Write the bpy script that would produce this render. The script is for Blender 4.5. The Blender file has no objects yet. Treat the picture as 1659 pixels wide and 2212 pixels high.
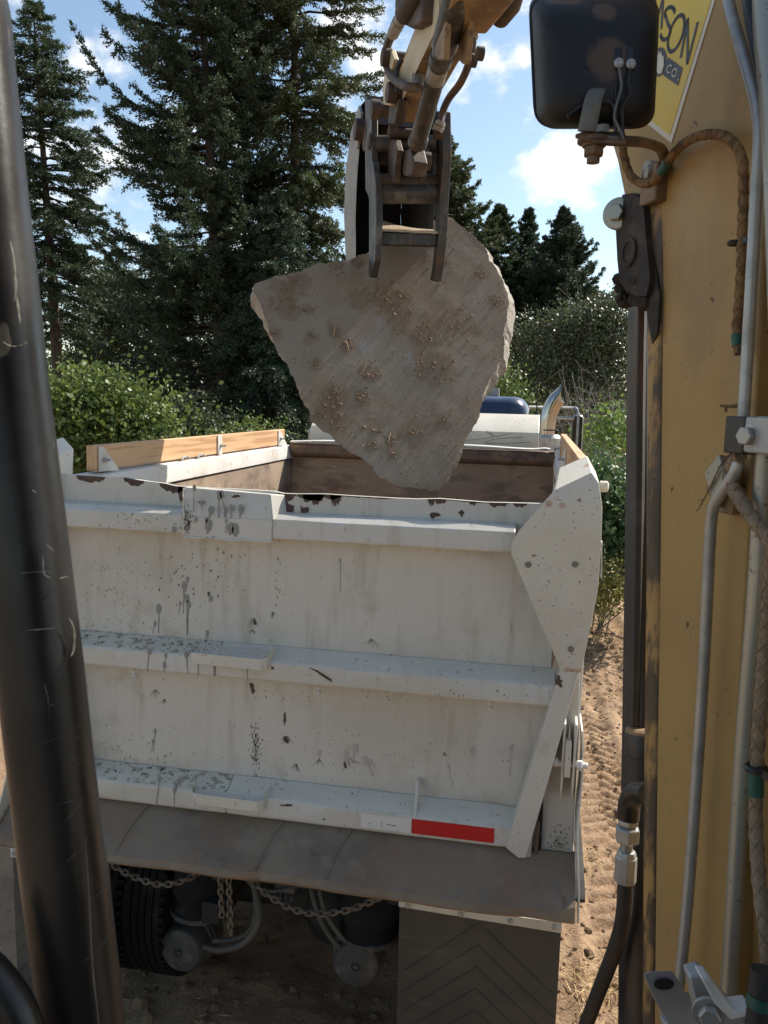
import bpy, bmesh, math, random
import numpy as np
from math import radians, pi, sin, cos
from mathutils import Vector, Matrix

# ------------------------------------------------------------------ camera
sc = bpy.context.scene
COL = sc.collection
F, CX, CY = 1790.0, 829.5, 1106.0            # focal length and centre, for a 1659 x 2212 picture
_d = np.array([340, 226, -F]); _d /= np.linalg.norm(_d)
_x = np.array([10000, -500, F]); _x /= np.linalg.norm(_x); _x -= _x.dot(_d) * _d; _x /= np.linalg.norm(_x)
RM = np.array([_x, _d, np.cross(_x, _d)])    # camera axes -> world axes
CAM = np.array([0.0, -3.3, 3.3])
cam_d = bpy.data.cameras.new('camera'); cam = bpy.data.objects.new('camera', cam_d); COL.objects.link(cam)
cam_d.sensor_fit = 'VERTICAL'; cam_d.sensor_height = 36; cam_d.lens = 36 * F / 2212
cam_d.clip_start = 0.05; cam_d.clip_end = 3000
cam_d.dof.use_dof = True; cam_d.dof.focus_distance = 4.6; cam_d.dof.aperture_fstop = 19
cam.matrix_world = Matrix([[*RM[0], CAM[0]], [*RM[1], CAM[1]], [*RM[2], CAM[2]], [0, 0, 0, 1]])
sc.camera = cam

# ------------------------------------------------------------------ light
SUN_AZ, SUN_EL = 46.0, 45.0                  # degrees from +x towards +y, elevation
SUN = np.array([cos(radians(SUN_EL)) * cos(radians(SUN_AZ)), cos(radians(SUN_EL)) * sin(radians(SUN_AZ)), sin(radians(SUN_EL))])
sl = bpy.data.lights.new('sun', 'SUN'); sl.energy = 4.2; sl.angle = radians(0.55); sl.color = (1.0, 0.93, 0.83)
so = bpy.data.objects.new('sun', sl); COL.objects.link(so)
so.rotation_euler = Vector(SUN).to_track_quat('Z', 'Y').to_euler(); so.location = (30, 20, 40)
sc.view_settings.view_transform = 'Standard'; sc.view_settings.look = 'None'
sc.view_settings.exposure = 0.93; sc.view_settings.gamma = 1.0

def ray(px, py): return RM @ np.array([px - CX, -(py - CY), -F])
EF = np.array([-sin(radians(22.5)), cos(radians(22.5)), 0.0]); ER = np.array([cos(radians(22.5)), sin(radians(22.5)), 0.0])
FWD = np.array([-0.1819, 0.9833, 0.0])
def on(px, py, ax, v):
    r = ray(px, py); return CAM + r * ((v - CAM[ax]) / r[ax])
def oy(px, py, y): return on(px, py, 1, y)   # point of the plane y = const seen along a ray
ES = 0.87                                    # lateral reach of the boom plane
def er(px, py, rr):
    r = ray(px, py); return CAM + r * (rr * ES / r.dot(ER))
def ef(px, py, ff):
    r = ray(px, py); return CAM + r * (ff / r.dot(EF))
def od(px, py, d):
    return CAM + ray(px, py) * (d / F)
def opl(px, py, p0, n):
    r = ray(px, py); return CAM + r * ((p0 - CAM).dot(n) / r.dot(n))
def gpos(px, dist, z=0.0):
    r = ray(px, 880); h = np.array([r[0], r[1], 0]); h /= h.dot(FWD)
    return np.array([CAM[0] + h[0] * dist, CAM[1] + h[1] * dist, z])
def zat(px, py, dist):
    r = ray(px, py); return CAM[2] + r[2] * dist / (r[:2].dot(FWD[:2]))

# ------------------------------------------------------------------ world: sky and clouds
W = bpy.data.worlds.new('World'); sc.world = W; W.use_nodes = True
nt = W.node_tree; nt.nodes.clear()
def N(t, typ, **k):
    n = t.nodes.new(typ)
    for a, b in k.items(): setattr(n, a, b)
    return n
sky = N(nt, 'ShaderNodeTexSky', sky_type='NISHITA', sun_disc=False)
sky.sun_elevation = radians(SUN_EL); sky.sun_rotation = math.atan2(SUN[0], SUN[1])
sky.air_density = 1.0; sky.dust_density = 0.6; sky.ozone_density = 1.5
def math_n(t, op, a, b=None, clamp=False):
    n = N(t, 'ShaderNodeMath', operation=op); n.use_clamp = clamp
    for i, v in enumerate((a, b)):
        if v is None: continue
        if isinstance(v, (int, float)): n.inputs[i].default_value = v
        else: t.links.new(v, n.inputs[i])
    return n.outputs[0]
wtc = N(nt, 'ShaderNodeTexCoord')
def cloud_noise(scale, sx, det, off):
    m = N(nt, 'ShaderNodeMapping'); m.inputs['Scale'].default_value = (1, 1, sx); m.inputs['Location'].default_value = off
    nt.links.new(wtc.outputs['Generated'], m.inputs['Vector'])
    n = N(nt, 'ShaderNodeTexNoise'); n.inputs['Scale'].default_value = scale; n.inputs['Detail'].default_value = det; n.inputs['Roughness'].default_value = 0.6
    nt.links.new(m.outputs[0], n.inputs['Vector']); return n.outputs[0]
nz = cloud_noise(7.0, 1.6, 8, (0.3, 0.1, 0.2)); nz2 = cloud_noise(22.0, 1.5, 6, (1.3, 0.7, 0.2))
def cloud_blob(px, py, rad, amp):            # a bank of cloud in one part of the sky
    r = ray(px, py); r = r / np.linalg.norm(r)
    n = N(nt, 'ShaderNodeVectorMath', operation='DISTANCE'); nt.links.new(wtc.outputs['Generated'], n.inputs[0]); n.inputs[1].default_value = tuple(r)
    q = math_n(nt, 'DIVIDE', n.outputs['Value'], rad); q = math_n(nt, 'SUBTRACT', 1.0, q); q = math_n(nt, 'MAXIMUM', q, 0.0)
    return math_n(nt, 'MULTIPLY', q, amp)
acc = None
for b in [(1205, 365, .058, .68), (1275, 345, .05, .66), (1255, 425, .036, .5), (790, 120, .10, .58), (760, 240, .07, .5), (850, 30, .07, .32),
          (1060, 150, .06, .36), (1130, 120, .06, .42), (990, 185, .05, .36), (1160, 40, .05, .36), (40, 0, .07, .5), (1150, 240, .035, .4), (80, 330, .12, .45), (230, 520, .20, .5), (480, 520, .2, .5), (1290, 650, .10, .5),
          (-900, 100, .6, .6), (2600, 200, .6, .6), (3600, -900, .7, .5), (-1500, -1200, .7, .5)]:
    c = cloud_blob(*b); acc = c if acc is None else math_n(nt, 'MAXIMUM', acc, c)
t_ = math_n(nt, 'ADD', acc, math_n(nt, 'MULTIPLY', math_n(nt, 'SUBTRACT', nz, 0.5), 1.5))
t_ = math_n(nt, 'ADD', t_, math_n(nt, 'MULTIPLY', math_n(nt, 'SUBTRACT', nz2, 0.5), 0.8))
mr = N(nt, 'ShaderNodeMapRange', interpolation_type='SMOOTHSTEP'); nt.links.new(t_, mr.inputs['Value'])
mr.inputs['From Min'].default_value = 0.24; mr.inputs['From Max'].default_value = 0.62
mixc = N(nt, 'ShaderNodeMix', data_type='RGBA'); nt.links.new(mr.outputs[0], mixc.inputs['Factor'])
tint = N(nt, 'ShaderNodeMix', data_type='RGBA', blend_type='MULTIPLY'); tint.inputs['Factor'].default_value = 1.0
nt.links.new(sky.outputs[0], tint.inputs['A']); tint.inputs['B'].default_value = (1.16, 1.13, 1.03, 1)
nt.links.new(tint.outputs['Result'], mixc.inputs['A']); mixc.inputs['B'].default_value = (7.2, 7.2, 7.1, 1)
bg = N(nt, 'ShaderNodeBackground'); bg.inputs['Strength'].default_value = 0.09
nt.links.new(mixc.outputs['Result'], bg.inputs['Color'])
wo = N(nt, 'ShaderNodeOutputWorld'); nt.links.new(bg.outputs[0], wo.inputs['Surface'])

# ------------------------------------------------------------------ materials
def MAT(name, base, rough=0.6, metal=0.0, layers=(), bump=(), spec=0.5, trans=0.0, island=0.0, coat=0.0, marks=(), mnoise=(40, .5, .12)):
    """layers: (colour, scale or (x,y,z), lo, hi, strength[, detail[, seed]]) each one a noise patch laid over the base."""
    m = bpy.data.materials.new(name); m.use_nodes = True; t = m.node_tree; t.nodes.clear()
    out = N(t, 'ShaderNodeOutputMaterial'); bs = N(t, 'ShaderNodeBsdfPrincipled')
    tc = N(t, 'ShaderNodeTexCoord')
    def noise(scale, det, seed):
        mp = N(t, 'ShaderNodeMapping'); t.links.new(tc.outputs['Object'], mp.inputs['Vector'])
        mp.inputs['Location'].default_value = (seed * 3.1, seed * 1.7, seed * 2.3)
        if isinstance(scale, (int, float)): scale = (scale,) * 3
        mp.inputs['Scale'].default_value = scale
        n = N(t, 'ShaderNodeTexNoise'); n.inputs['Scale'].default_value = 1.0; n.inputs['Detail'].default_value = det; n.inputs['Roughness'].default_value = 0.6
        t.links.new(mp.outputs[0], n.inputs['Vector']); return n.outputs[0]
    col = N(t, 'ShaderNodeRGB'); col.outputs[0].default_value = (*base, 1); cur = col.outputs[0]
    if island:
        g = N(t, 'ShaderNodeNewGeometry'); mr = N(t, 'ShaderNodeMapRange'); t.links.new(g.outputs['Random Per Island'], mr.inputs['Value'])
        mr.inputs['To Min'].default_value = 1 - island; mr.inputs['To Max'].default_value = 1 + island
        mx = N(t, 'ShaderNodeVectorMath', operation='SCALE'); t.links.new(cur, mx.inputs[0]); t.links.new(mr.outputs[0], mx.inputs['Scale']); cur = mx.outputs[0]
    for i, L in enumerate(layers):
        c, s, lo, hi, st = L[:5]; det = L[5] if len(L) > 5 else 5; seed = L[6] if len(L) > 6 else i + 1
        mr = N(t, 'ShaderNodeMapRange', interpolation_type='SMOOTHSTEP'); t.links.new(noise(s, det, seed), mr.inputs['Value'])
        mr.inputs['From Min'].default_value = lo; mr.inputs['From Max'].default_value = hi; mr.inputs['To Max'].default_value = st
        mx = N(t, 'ShaderNodeMix', data_type='RGBA'); t.links.new(mr.outputs[0], mx.inputs['Factor']); t.links.new(cur, mx.inputs['A'])
        mx.inputs['B'].default_value = (*c, 1); cur = mx.outputs['Result']
    if marks: mn_ = noise(mnoise[0], 6, 3)
    for c, p, r, st in marks:                # one stain of its own shape round point p
        v = N(t, 'ShaderNodeVectorMath', operation='DISTANCE'); t.links.new(tc.outputs['Object'], v.inputs[0]); v.inputs[1].default_value = tuple(p)
        q = math_n(t, 'ADD', math_n(t, 'DIVIDE', v.outputs['Value'], r), math_n(t, 'MULTIPLY', math_n(t, 'SUBTRACT', mn_, 0.5), mnoise[1]))
        mr = N(t, 'ShaderNodeMapRange', interpolation_type='SMOOTHSTEP'); t.links.new(q, mr.inputs['Value'])
        mr.inputs['From Min'].default_value = 1 + mnoise[2]; mr.inputs['From Max'].default_value = 1 - mnoise[2]; mr.inputs['To Min'].default_value = 0; mr.inputs['To Max'].default_value = st
        mx = N(t, 'ShaderNodeMix', data_type='RGBA'); t.links.new(mr.outputs[0], mx.inputs['Factor']); t.links.new(cur, mx.inputs['A']); mx.inputs['B'].default_value = (*c, 1); cur = mx.outputs['Result']
    t.links.new(cur, bs.inputs['Base Color'])
    bs.inputs['Metallic'].default_value = metal; bs.inputs['Specular IOR Level'].default_value = spec
    bs.inputs['Coat Weight'].default_value = coat
    rn = N(t, 'ShaderNodeMapRange'); t.links.new(noise(9, 4, 7), rn.inputs['Value']); rn.inputs['From Min'].default_value = .3; rn.inputs['From Max'].default_value = .7
    rn.inputs['To Min'].default_value = max(0.03, rough - 0.1); rn.inputs['To Max'].default_value = min(1, rough + 0.1); t.links.new(rn.outputs[0], bs.inputs['Roughness'])
    prev = None
    for s, d in bump:
        b = N(t, 'ShaderNodeBump'); b.inputs['Distance'].default_value = d; b.inputs['Strength'].default_value = 1.0
        t.links.new(noise(s, 6, 11), b.inputs['Height'])
        if prev: t.links.new(prev, b.inputs['Normal'])
        prev = b.outputs[0]
    if prev: t.links.new(prev, bs.inputs['Normal'])
    if trans:
        tr = N(t, 'ShaderNodeBsdfTranslucent'); t.links.new(cur, tr.inputs['Color']); ms = N(t, 'ShaderNodeMixShader'); ms.inputs[0].default_value = trans
        t.links.new(bs.outputs[0], ms.inputs[1]); t.links.new(tr.outputs[0], ms.inputs[2]); t.links.new(ms.outputs[0], out.inputs[0])
    else: t.links.new(bs.outputs[0], out.inputs[0])
    return m

DIRT = (.16, .11, .07); RUST = (.20, .075, .03); CHIP = (.06, .045, .035)
white = MAT('white_paint', (.585, .562, .505), .42, layers=[((.48, .445, .365), 1.7, .45, .7, .6), ((.33, .285, .205), (14, 14, 1.6), .52, .76, .45), ((.30, .25, .17), (5, 5, 5), .56, .74, .4), ((.24, .19, .14), (60, 60, 34), .66, .73, .6, 3),
      ((.13, .105, .085), 85, .715, .75, .8, 2), ((.30, .30, .29), (34, 34, 9), .72, .76, .6, 2)], bump=[(3, .002), (60, .0004)])
white_top = MAT('white_paint_speckled', (.62, .59, .51), .40, layers=[((.52, .5, .45), 2.2, .45, .7, .5), ((.26, .22, .17), (40, 40, 40), .62, .70, .7, 3), ((.16, .13, .10), 66, .685, .72, .8, 2)], bump=[(50, .0006)])
white_peel = MAT('white_paint_peeling', (.58, .55, .46), .5, layers=[((.5, .46, .38), 2, .45, .7, .6), ((.25, .205, .15), (26, 26, 36), .51, .60, .75, 4), (CHIP, 48, .60, .65, .9, 3)], bump=[(40, .0012)])
white_rust = MAT('white_paint_rusty', (.61, .575, .49), .45, marks=[((.36, .19, .09), q, r_, .55) for q, r_ in (((1.185, -2.42, 3.085), .03), ((1.215, -2.30, 3.06), .035), ((1.225, -2.45, 3.02), .025), ((1.14, -2.62, 2.285), .022), ((1.19, -2.62, 2.285), .02), ((1.16, -2.62, 2.285), .02), ((1.03, -2.62, 2.94), .014), ((1.08, -2.62, 2.935), .012))], layers=[((.48, .44, .355), 2, .45, .7, .5), (RUST, 46, .665, .705, .85, 3), (RUST, 17, .68, .73, .5, 5), (CHIP, 70, .69, .72, .9, 2)], bump=[(40, .0005)])
rail_white = MAT('worn_white_rail', (.64, .62, .58), .5, layers=[((.45, .38, .3), 3, .5, .72, .7), (RUST, 22, .62, .7, .6)], bump=[(30, .001)])
rusty = MAT('rusty_brown_steel', (.13, .085, .06), .75, layers=[((.24, .15, .09), 4, .45, .65, .8), ((.06, .045, .04), 18, .52, .66, .8), ((.34, .25, .18), 9, .6, .72, .6)], bump=[(30, .002)])
inner = MAT('worn_bed_steel', (.27, .20, .145), .7, layers=[((.36, .27, .19), (1.6, 1.6, 3), .45, .62, .8), ((.15, .105, .08), (3, 3, 7), .47, .62, .8), ((.42, .33, .25), (5, 5, 14), .58, .7, .55), ((.09, .07, .06), 26, .6, .7, .5)], bump=[(12, .003)])
apron_m = MAT('bare_apron_steel', (.235, .185, .135), .68, spec=.2, layers=[((.165, .135, .105), 3.5, .45, .62, .8), ((.28, .22, .16), 9, .52, .7, .7), ((.24, .15, .095), 2.6, .48, .66, .6), ((.15, .085, .05), 14, .62, .72, .6), ((.45, .42, .38), 60, .75, .78, .7, 2)], bump=[(25, .0015)])
dark_fr = MAT('dirty_chassis_and_shade', (.022, .019, .017), .75, layers=[((.06, .048, .036), 5, .5, .66, .6)], bump=[(20, .002)])  # chassis dirt; also the dark put in holes and grooves as shade
rubber = MAT('tyre_rubber', (.014, .0135, .013), .85, layers=[((.05, .04, .03), 6, .52, .70, .6)], spec=.25, bump=[(40, .001)])
flap_m = MAT('mud_flap_rubber', (.055, .050, .040), .7, layers=[((.11, .095, .075), 2.5, .4, .68, .7), ((.14, .12, .1), (4, 4, 14), .58, .72, .5)], bump=[(22, .001)])
cham_m = MAT('dusty_cast_metal', (.062, .058, .054), .65, layers=[((.14, .125, .105), 11, .5, .64, .7), ((.03, .03, .03), 17, .55, .66, .7)], bump=[(40, .001)])
chain_m = MAT('dusty_chain', (.14, .115, .088), .6, .3, layers=[((.09, .06, .045), 20, .5, .65, .7)], bump=[(60, .001)])
hose_g = MAT('dusty_air_hose', (.085, .077, .064), .7, layers=[((.14, .12, .09), 9, .5, .65, .6)])
red_tape = MAT('red_reflector', (.50, .012, .015), .35, layers=[((.33, .02, .02), 14, .55, .75, .5)])
white_tape = MAT('white_reflector', (.68, .66, .63), .3, layers=[((.5, .48, .44), 20, .6, .75, .5)])
drip_m = MAT('grey_drip', (.245, .242, .225), .5, layers=[((.22, .22, .22), 40, .5, .7, .5)])
stain_m = MAT('pale_drip', (.42, .40, .38), .5)
moss_m = MAT('dark_spatter', (.20, .175, .135), .8, layers=[((.2, .19, .16), 90, .5, .6, .8)])
chip_m = MAT('bared_rust', (.085, .05, .038), .75, layers=[((.15, .09, .06), 30, .5, .7, .7)])
wood = MAT('new_plank_wood', (.60, .375, .20), .6, layers=[((.42, .22, .10), (30, 1.5, 44), .50, .60, .8, 2), ((.70, .44, .23), (6, .7, 9), .5, .68, .6, 3), ((.36, .2, .1), (7, 3, 7), .66, .74, .6)], bump=[(30, .0006)])
chrome = MAT('chrome_stack', (.40, .385, .36), .2, 1.0, layers=[((.45, .38, .28), 6, .5, .7, .5)])
navy = MAT('navy_cab_paint', (.012, .022, .055), .22, coat=.6, layers=[((.08, .085, .09), 5, .5, .8, .4)])
galv_l = MAT('bright_zinc_plate', (.36, .37, .37), .42, .25, layers=[((.36, .36, .35), 16, .48, .66, .7), ((.30, .25, .18), 22, .60, .72, .5)], bump=[(60, .0005)])
galv = MAT('zinc_steel', (.37, .375, .365), .40, .45, layers=[((.26, .27, .26), 22, .48, .66, .7), ((.30, .25, .18), 8, .58, .75, .5)], bump=[(60, .0004)])
galv_green = MAT('aged_zinc_tube', (.32, .325, .285), .42, .6, layers=[((.40, .36, .30), (6, 6, 2), .45, .65, .7), ((.12, .11, .1), 70, .66, .7, .7, 2)])
black_pl = MAT('black_plastic', (.014, .0135, .013), .38, layers=[((.05, .042, .034), 6, .55, .75, .6)], bump=[(90, .0003)])
black_rub = MAT('black_rubber_hose', (.018, .018, .018), .6, layers=[((.06, .05, .04), 14, .56, .7, .5)])
glass_b = MAT('dark_glass', (.01, .014, .016), .08)

# ------------------------------------------------------------------ mesh helpers
ORG = {}
class MB:
    def __init__(s): s.v = []; s.f = []; s.m = []
    def add(s, vs, fs, m=0):
        o = len(s.v); s.v += [tuple(map(float, p)) for p in vs]; s.f += [tuple(i + o for i in f) for f in fs]; s.m += [m] * len(fs); return s
    def hexa(s, p, m=0):                     # 4 bottom + 4 top points
        return s.add(p, [(3, 2, 1, 0), (4, 5, 6, 7), (0, 1, 5, 4), (1, 2, 6, 5), (2, 3, 7, 6), (3, 0, 4, 7)], m)
    def box(s, a, b, m=0):                   # two opposite corners
        (x0, y0, z0), (x1, y1, z1) = a, b
        return s.hexa([(x0, y0, z0), (x1, y0, z0), (x1, y1, z0), (x0, y1, z0), (x0, y0, z1), (x1, y0, z1), (x1, y1, z1), (x0, y1, z1)], m)
    def obox(s, c, ax, ay, az, m=0):         # centre and three half axes
        c, ax, ay, az = map(np.array, (c, ax, ay, az))
        return s.hexa([c - ax - ay - az, c + ax - ay - az, c + ax + ay - az, c - ax + ay - az, c - ax - ay + az, c + ax - ay + az, c + ax + ay + az, c - ax + ay + az], m)
    def loft(s, A, B, m=0):                  # two matching rings, capped
        n = len(A); fs = [tuple(range(n))[::-1], tuple(range(n, 2 * n))] + [(i, (i + 1) % n, n + (i + 1) % n, n + i) for i in range(n)]
        return s.add(list(A) + list(B), fs, m)
    def prism(s, poly, vec, m=0): 
        vec = np.array(vec, float); return s.loft([np.array(p, float) for p in poly], [np.array(p, float) + vec for p in poly], m)
    def rings(s, R, m=0, caps=True, closed=True):
        n = len(R[0]); vs = [p for r in R for p in r]; fs = []
        for k in range(len(R) - 1):
            for i in range(n if closed else n - 1):
                j = (i + 1) % n; fs.append((k * n + i, k * n + j, (k + 1) * n + j, (k + 1) * n + i))
        if caps: fs += [tuple(range(n))[::-1], tuple(range((len(R) - 1) * n, len(R) * n))]
        return s.add(vs, fs, m)
    def tube(s, pts, r, n=12, m=0, caps=True, flat=1.0):
        P = [np.array(p, float) for p in pts]; k = len(P); rs = r if hasattr(r, '__len__') else [r] * k; R = []; u = None
        for i in range(k):
            t = P[min(i + 1, k - 1)] - P[max(i - 1, 0)]; t /= np.linalg.norm(t) + 1e-12
            if u is None:
                u = np.cross(t, [0, 0, 1.0]) if abs(t[2]) < .9 else np.cross(t, [1.0, 0, 0])
            u = u - u.dot(t) * t; u /= np.linalg.norm(u); w = np.cross(t, u)
            R.append([P[i] + rs[i] * (cos(2 * pi * j / n) * u + flat * sin(2 * pi * j / n) * w) for j in range(n)])
        return s.rings(R, m, caps)
    def lathe(s, o, ax, prof, n=24, m=0):    # profile of (radius, height along ax)
        o = np.array(o, float); ax = np.array(ax, float); ax /= np.linalg.norm(ax)
        u = np.cross(ax, [0, 0, 1.0]) if abs(ax[2]) < .9 else np.cross(ax, [1.0, 0, 0]); u /= np.linalg.norm(u); w = np.cross(ax, u)
        return s.rings([[o + ax * h + r * (cos(2 * pi * j / n) * u + sin(2 * pi * j / n) * w) for j in range(n)] for r, h in prof], m)
    def ball(s, c, r, n=10, m=0):
        c = np.array(c, float); r = r if hasattr(r, '__len__') else (r,) * 3
        return s.rings([[c + np.array([r[0] * sin(a) * cos(2 * pi * j / n), r[1] * sin(a) * sin(2 * pi * j / n), r[2] * cos(a)]) for j in range(n)] for a in np.linspace(.15, pi - .15, max(5, n // 2 + 1))], m)
    def build(s, name, mats, parent=None, bevel=0.0, ang=35, smooth=True, seg=2):
        o0 = ORG.get(parent, np.zeros(3)) if parent else np.zeros(3)
        me = bpy.data.meshes.new(name); me.from_pydata([(a - o0[0], b - o0[1], c - o0[2]) for a, b, c in s.v], [], s.f)
        for m in (mats if isinstance(mats, (list, tuple)) else [mats]): me.materials.append(m)
        me.polygons.foreach_set('material_index', s.m)
        bm = bmesh.new(); bm.from_mesh(me); bmesh.ops.recalc_face_normals(bm, faces=bm.faces); bm.to_mesh(me); bm.free()
        if smooth:
            me.polygons.foreach_set('use_smooth', [True] * len(me.polygons)); me.set_sharp_from_angle(angle=radians(ang))
        o = bpy.data.objects.new(name, me); COL.objects.link(o)
        if parent: o.parent = parent; ORG[o] = o0
        if bevel:
            b = o.modifiers.new('bevel', 'BEVEL'); b.width = bevel; b.segments = seg; b.limit_method = 'ANGLE'; b.angle_limit = radians(38); b.harden_normals = False
        return o
def tag(o, label=None, cat=None, group=None, kind=None):
    for k, v in (('label', label), ('category', cat), ('group', group), ('kind', kind)):
        if v: o[k] = v
    return o
def thing(name, loc, label, cat, group=None):
    o = bpy.data.objects.new(name, None); COL.objects.link(o); o.location = loc; o.empty_display_size = .2; ORG[o] = np.array(loc, float)
    return tag(o, label, cat, group)
def npmesh(name, V, Q, mat, parent=None, mi=None, smooth=False):
    """mesh from numpy arrays of vertices and quads (or triangles)"""
    o0 = ORG.get(parent, np.zeros(3)) if parent else np.zeros(3)
    V = np.asarray(V, np.float32) - o0.astype(np.float32); Q = np.asarray(Q, np.int32); k = Q.shape[1]
    me = bpy.data.meshes.new(name); me.vertices.add(len(V)); me.vertices.foreach_set('co', V.ravel())
    me.loops.add(Q.size); me.loops.foreach_set('vertex_index', Q.ravel())
    me.polygons.add(len(Q)); me.polygons.foreach_set('loop_start', np.arange(0, Q.size, k, dtype=np.int32))
    for m in (mat if isinstance(mat, (list, tuple)) else [mat]): me.materials.append(m)
    if mi is not None: me.polygons.foreach_set('material_index', np.asarray(mi, np.int32))
    if smooth: me.polygons.foreach_set('use_smooth', np.ones(len(Q), bool))
    me.update(calc_edges=True); me.validate()
    o = bpy.data.objects.new(name, me); COL.objects.link(o)
    if parent: o.parent = parent; ORG[o] = o0
    return o
def curve(pts, n=8):                          # Catmull-Rom through points
    P = [np.array(p, float) for p in pts]; P = [2 * P[0] - P[1]] + P + [2 * P[-1] - P[-2]]; out = []
    for i in range(1, len(P) - 2):
        for k in range(n):
            t = k / n; a, b, c, d = P[i - 1:i + 3]
            out.append(.5 * (2 * b + (c - a) * t + (2 * a - 5 * b + 4 * c - d) * t * t + (3 * b - a - 3 * c + d) * t ** 3))
    return out + [P[-2]]
def hexnut(mb, c, ax, r, h, m=0): mb.lathe(c, ax, [(r * .92, 0), (r, h * .08), (r, h * .85), (r * .86, h)], 6, m)
def blob_poly(cx, cy, rx, ry, n=14, j=.25, seed=0, rot=0):
    g = random.Random(seed); return [(cx + (rx * cos(a) * cos(rot) - ry * sin(a) * sin(rot)) * (k := 1 + g.uniform(-j, j)), cy + (rx * cos(a) * sin(rot) + ry * sin(a) * cos(rot)) * k) for a in np.linspace(0, 2 * pi, n, endpoint=False)]
def merge(o, mb, mat):                        # marks on a surface join that surface's own mesh
    me = o.data; k = len(me.materials); me.materials.append(mat); o0 = ORG.get(o, np.zeros(3)); bm = bmesh.new(); bm.from_mesh(me)
    vs = [bm.verts.new((a - o0[0], b - o0[1], c - o0[2])) for a, b, c in mb.v]; nf = []
    for f in mb.f:
        try: q = bm.faces.new([vs[i] for i in f]); q.material_index = k; nf.append(q)
        except ValueError: pass
    bmesh.ops.recalc_face_normals(bm, faces=nf); bm.to_mesh(me); bm.free()
def clean(p): return [np.array(q) for q in p]
#==PART2==
# ================================================================== DUMP TRUCK
truck = thing('dump_truck', (-0.985, 2.5, 0), 'white dump truck seen from behind, tailgate closed, with wooden sideboards and blue cab', 'dump truck')
XL, XR, XC = -2.2, 0.225, -0.985
def mx(x): return 2 * XC - x
BED = [white, rusty, inner, rail_white, chip_m]
# --- bed box: floor, side walls, headboard
fl = MB(); fl.box((-2.14, 0.03, 1.42), (0.16, 3.62, 1.50)); fl.build('bed_floor', inner, truck)
def side_wall(s):                             # s = +1 right, -1 left
    X = (lambda x: x) if s > 0 else mx
    w = MB()
    w.box((X(.13), .02, 1.45), (X(.185), 3.60, 2.80), 2)                       # inner skin
    w.box((X(.187), .02, 1.40), (X(.215), 3.60, 2.82), 0)                     # outer skin
    # top rail: flat top, sloping inner face
    sec = [(.118, 2.812), (.118, 2.845), (.128, 2.915), (.215, 2.925), (.235, 2.90), (.235, 2.80), (.19, 2.80)]
    w.loft([np.array([X(a), .10, b]) for a, b in sec], [np.array([X(a), 3.63, b]) for a, b in sec], 3)
    for k in range(6):
        y = .5 + k * .58; w.box((X(.216), y, 1.45), (X(.25), y + .07, 2.80), 0)
    return w.build('side_wall', BED, truck, .004)
side_wall(1); side_wall(-1)
hb = MB(); hb.box((-2.098, 3.60, 1.45), (.128, 3.66, 2.86), 2)
hb.rings([[np.array([x, y, z]) for y, z in [(3.66, 2.80), (3.52, 2.845), (3.505, 2.865), (3.505, 2.925), (3.53, 2.945), (3.66, 2.945)]] for x in (-2.095, -1.4, -.6, .125)], 1)
hb.build('headboard', BED, truck, .004)
lip = MB(); lp = curve([(-2.09, 3.56, 2.955), (-1.7, 3.56, 2.972), (-1.2, 3.56, 2.966), (-.6, 3.56, 2.975), (-.1, 3.56, 2.962), (.05, 3.55, 2.972), (.12, 3.52, 2.955)], 6)
lip.rings([[p, p + [0, -.055, -.006], p + [0, -.055, .002], p + [0, 0, .008]] for p in lp]); lip.build('bent_lip', rail_white, truck)
# --- wooden sideboards with steel brackets
def sideboard(s):
    X = (lambda x: x) if s > 0 else mx
    y0, y1 = (.30, 3.62) if s > 0 else (.42, 3.50)
    b = MB(); b.box((X(.165), y0, 2.932), (X(.208), y1, 3.058 if s < 0 else 3.09)); ob = b.build('sideboard', wood, truck, .004)
    for y in ((y0 + .03, (y0 + y1) / 2 + .03, y1 - .19) if s < 0 else (1.9, 3.3)):
        k = MB()
        if y == (y0 + y1) / 2 + .03: k.box((X(.163), y, 2.926), (X(.155), y + .075, 3.055))
        else: k.prism([(X(.163), y, 2.927), (X(.163), y + .006, 3.05), (X(.155), y + .03, 3.05), (X(.04 + .085), y + .13, 2.927)], (0, .012, 0)); k.prism([(X(.163), y, 2.927), (X(.163), y, 3.052), (X(.163), y + .03, 3.05), (X(.163), y + .15, 2.927)], (X(.156) - X(.163), 0, 0))
        br = k.build('bracket', rail_white, truck, .002)
        h = MB(); hexnut(h, (X(.155), y + .04, 2.985), (-s, 0, 0), .013, .012); h.lathe((X(.15), y + .04, 2.985), (-s, 0, 0), [(.007, 0), (.007, .03), (.005, .034)], 8); h.build('bolt', galv, br)
    return ob
sideboard(1); sideboard(-1)
for y in (1.38, 1.62):
    lat = MB(); lat.tube([(mx(.14), y, 2.925), (mx(.15), y + .03, 2.945), (mx(.15), y + .1, 2.945), (mx(.145), y + .13, 2.927)], .006, 6)
    lat.build('tie_loop', galv, truck)
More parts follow.
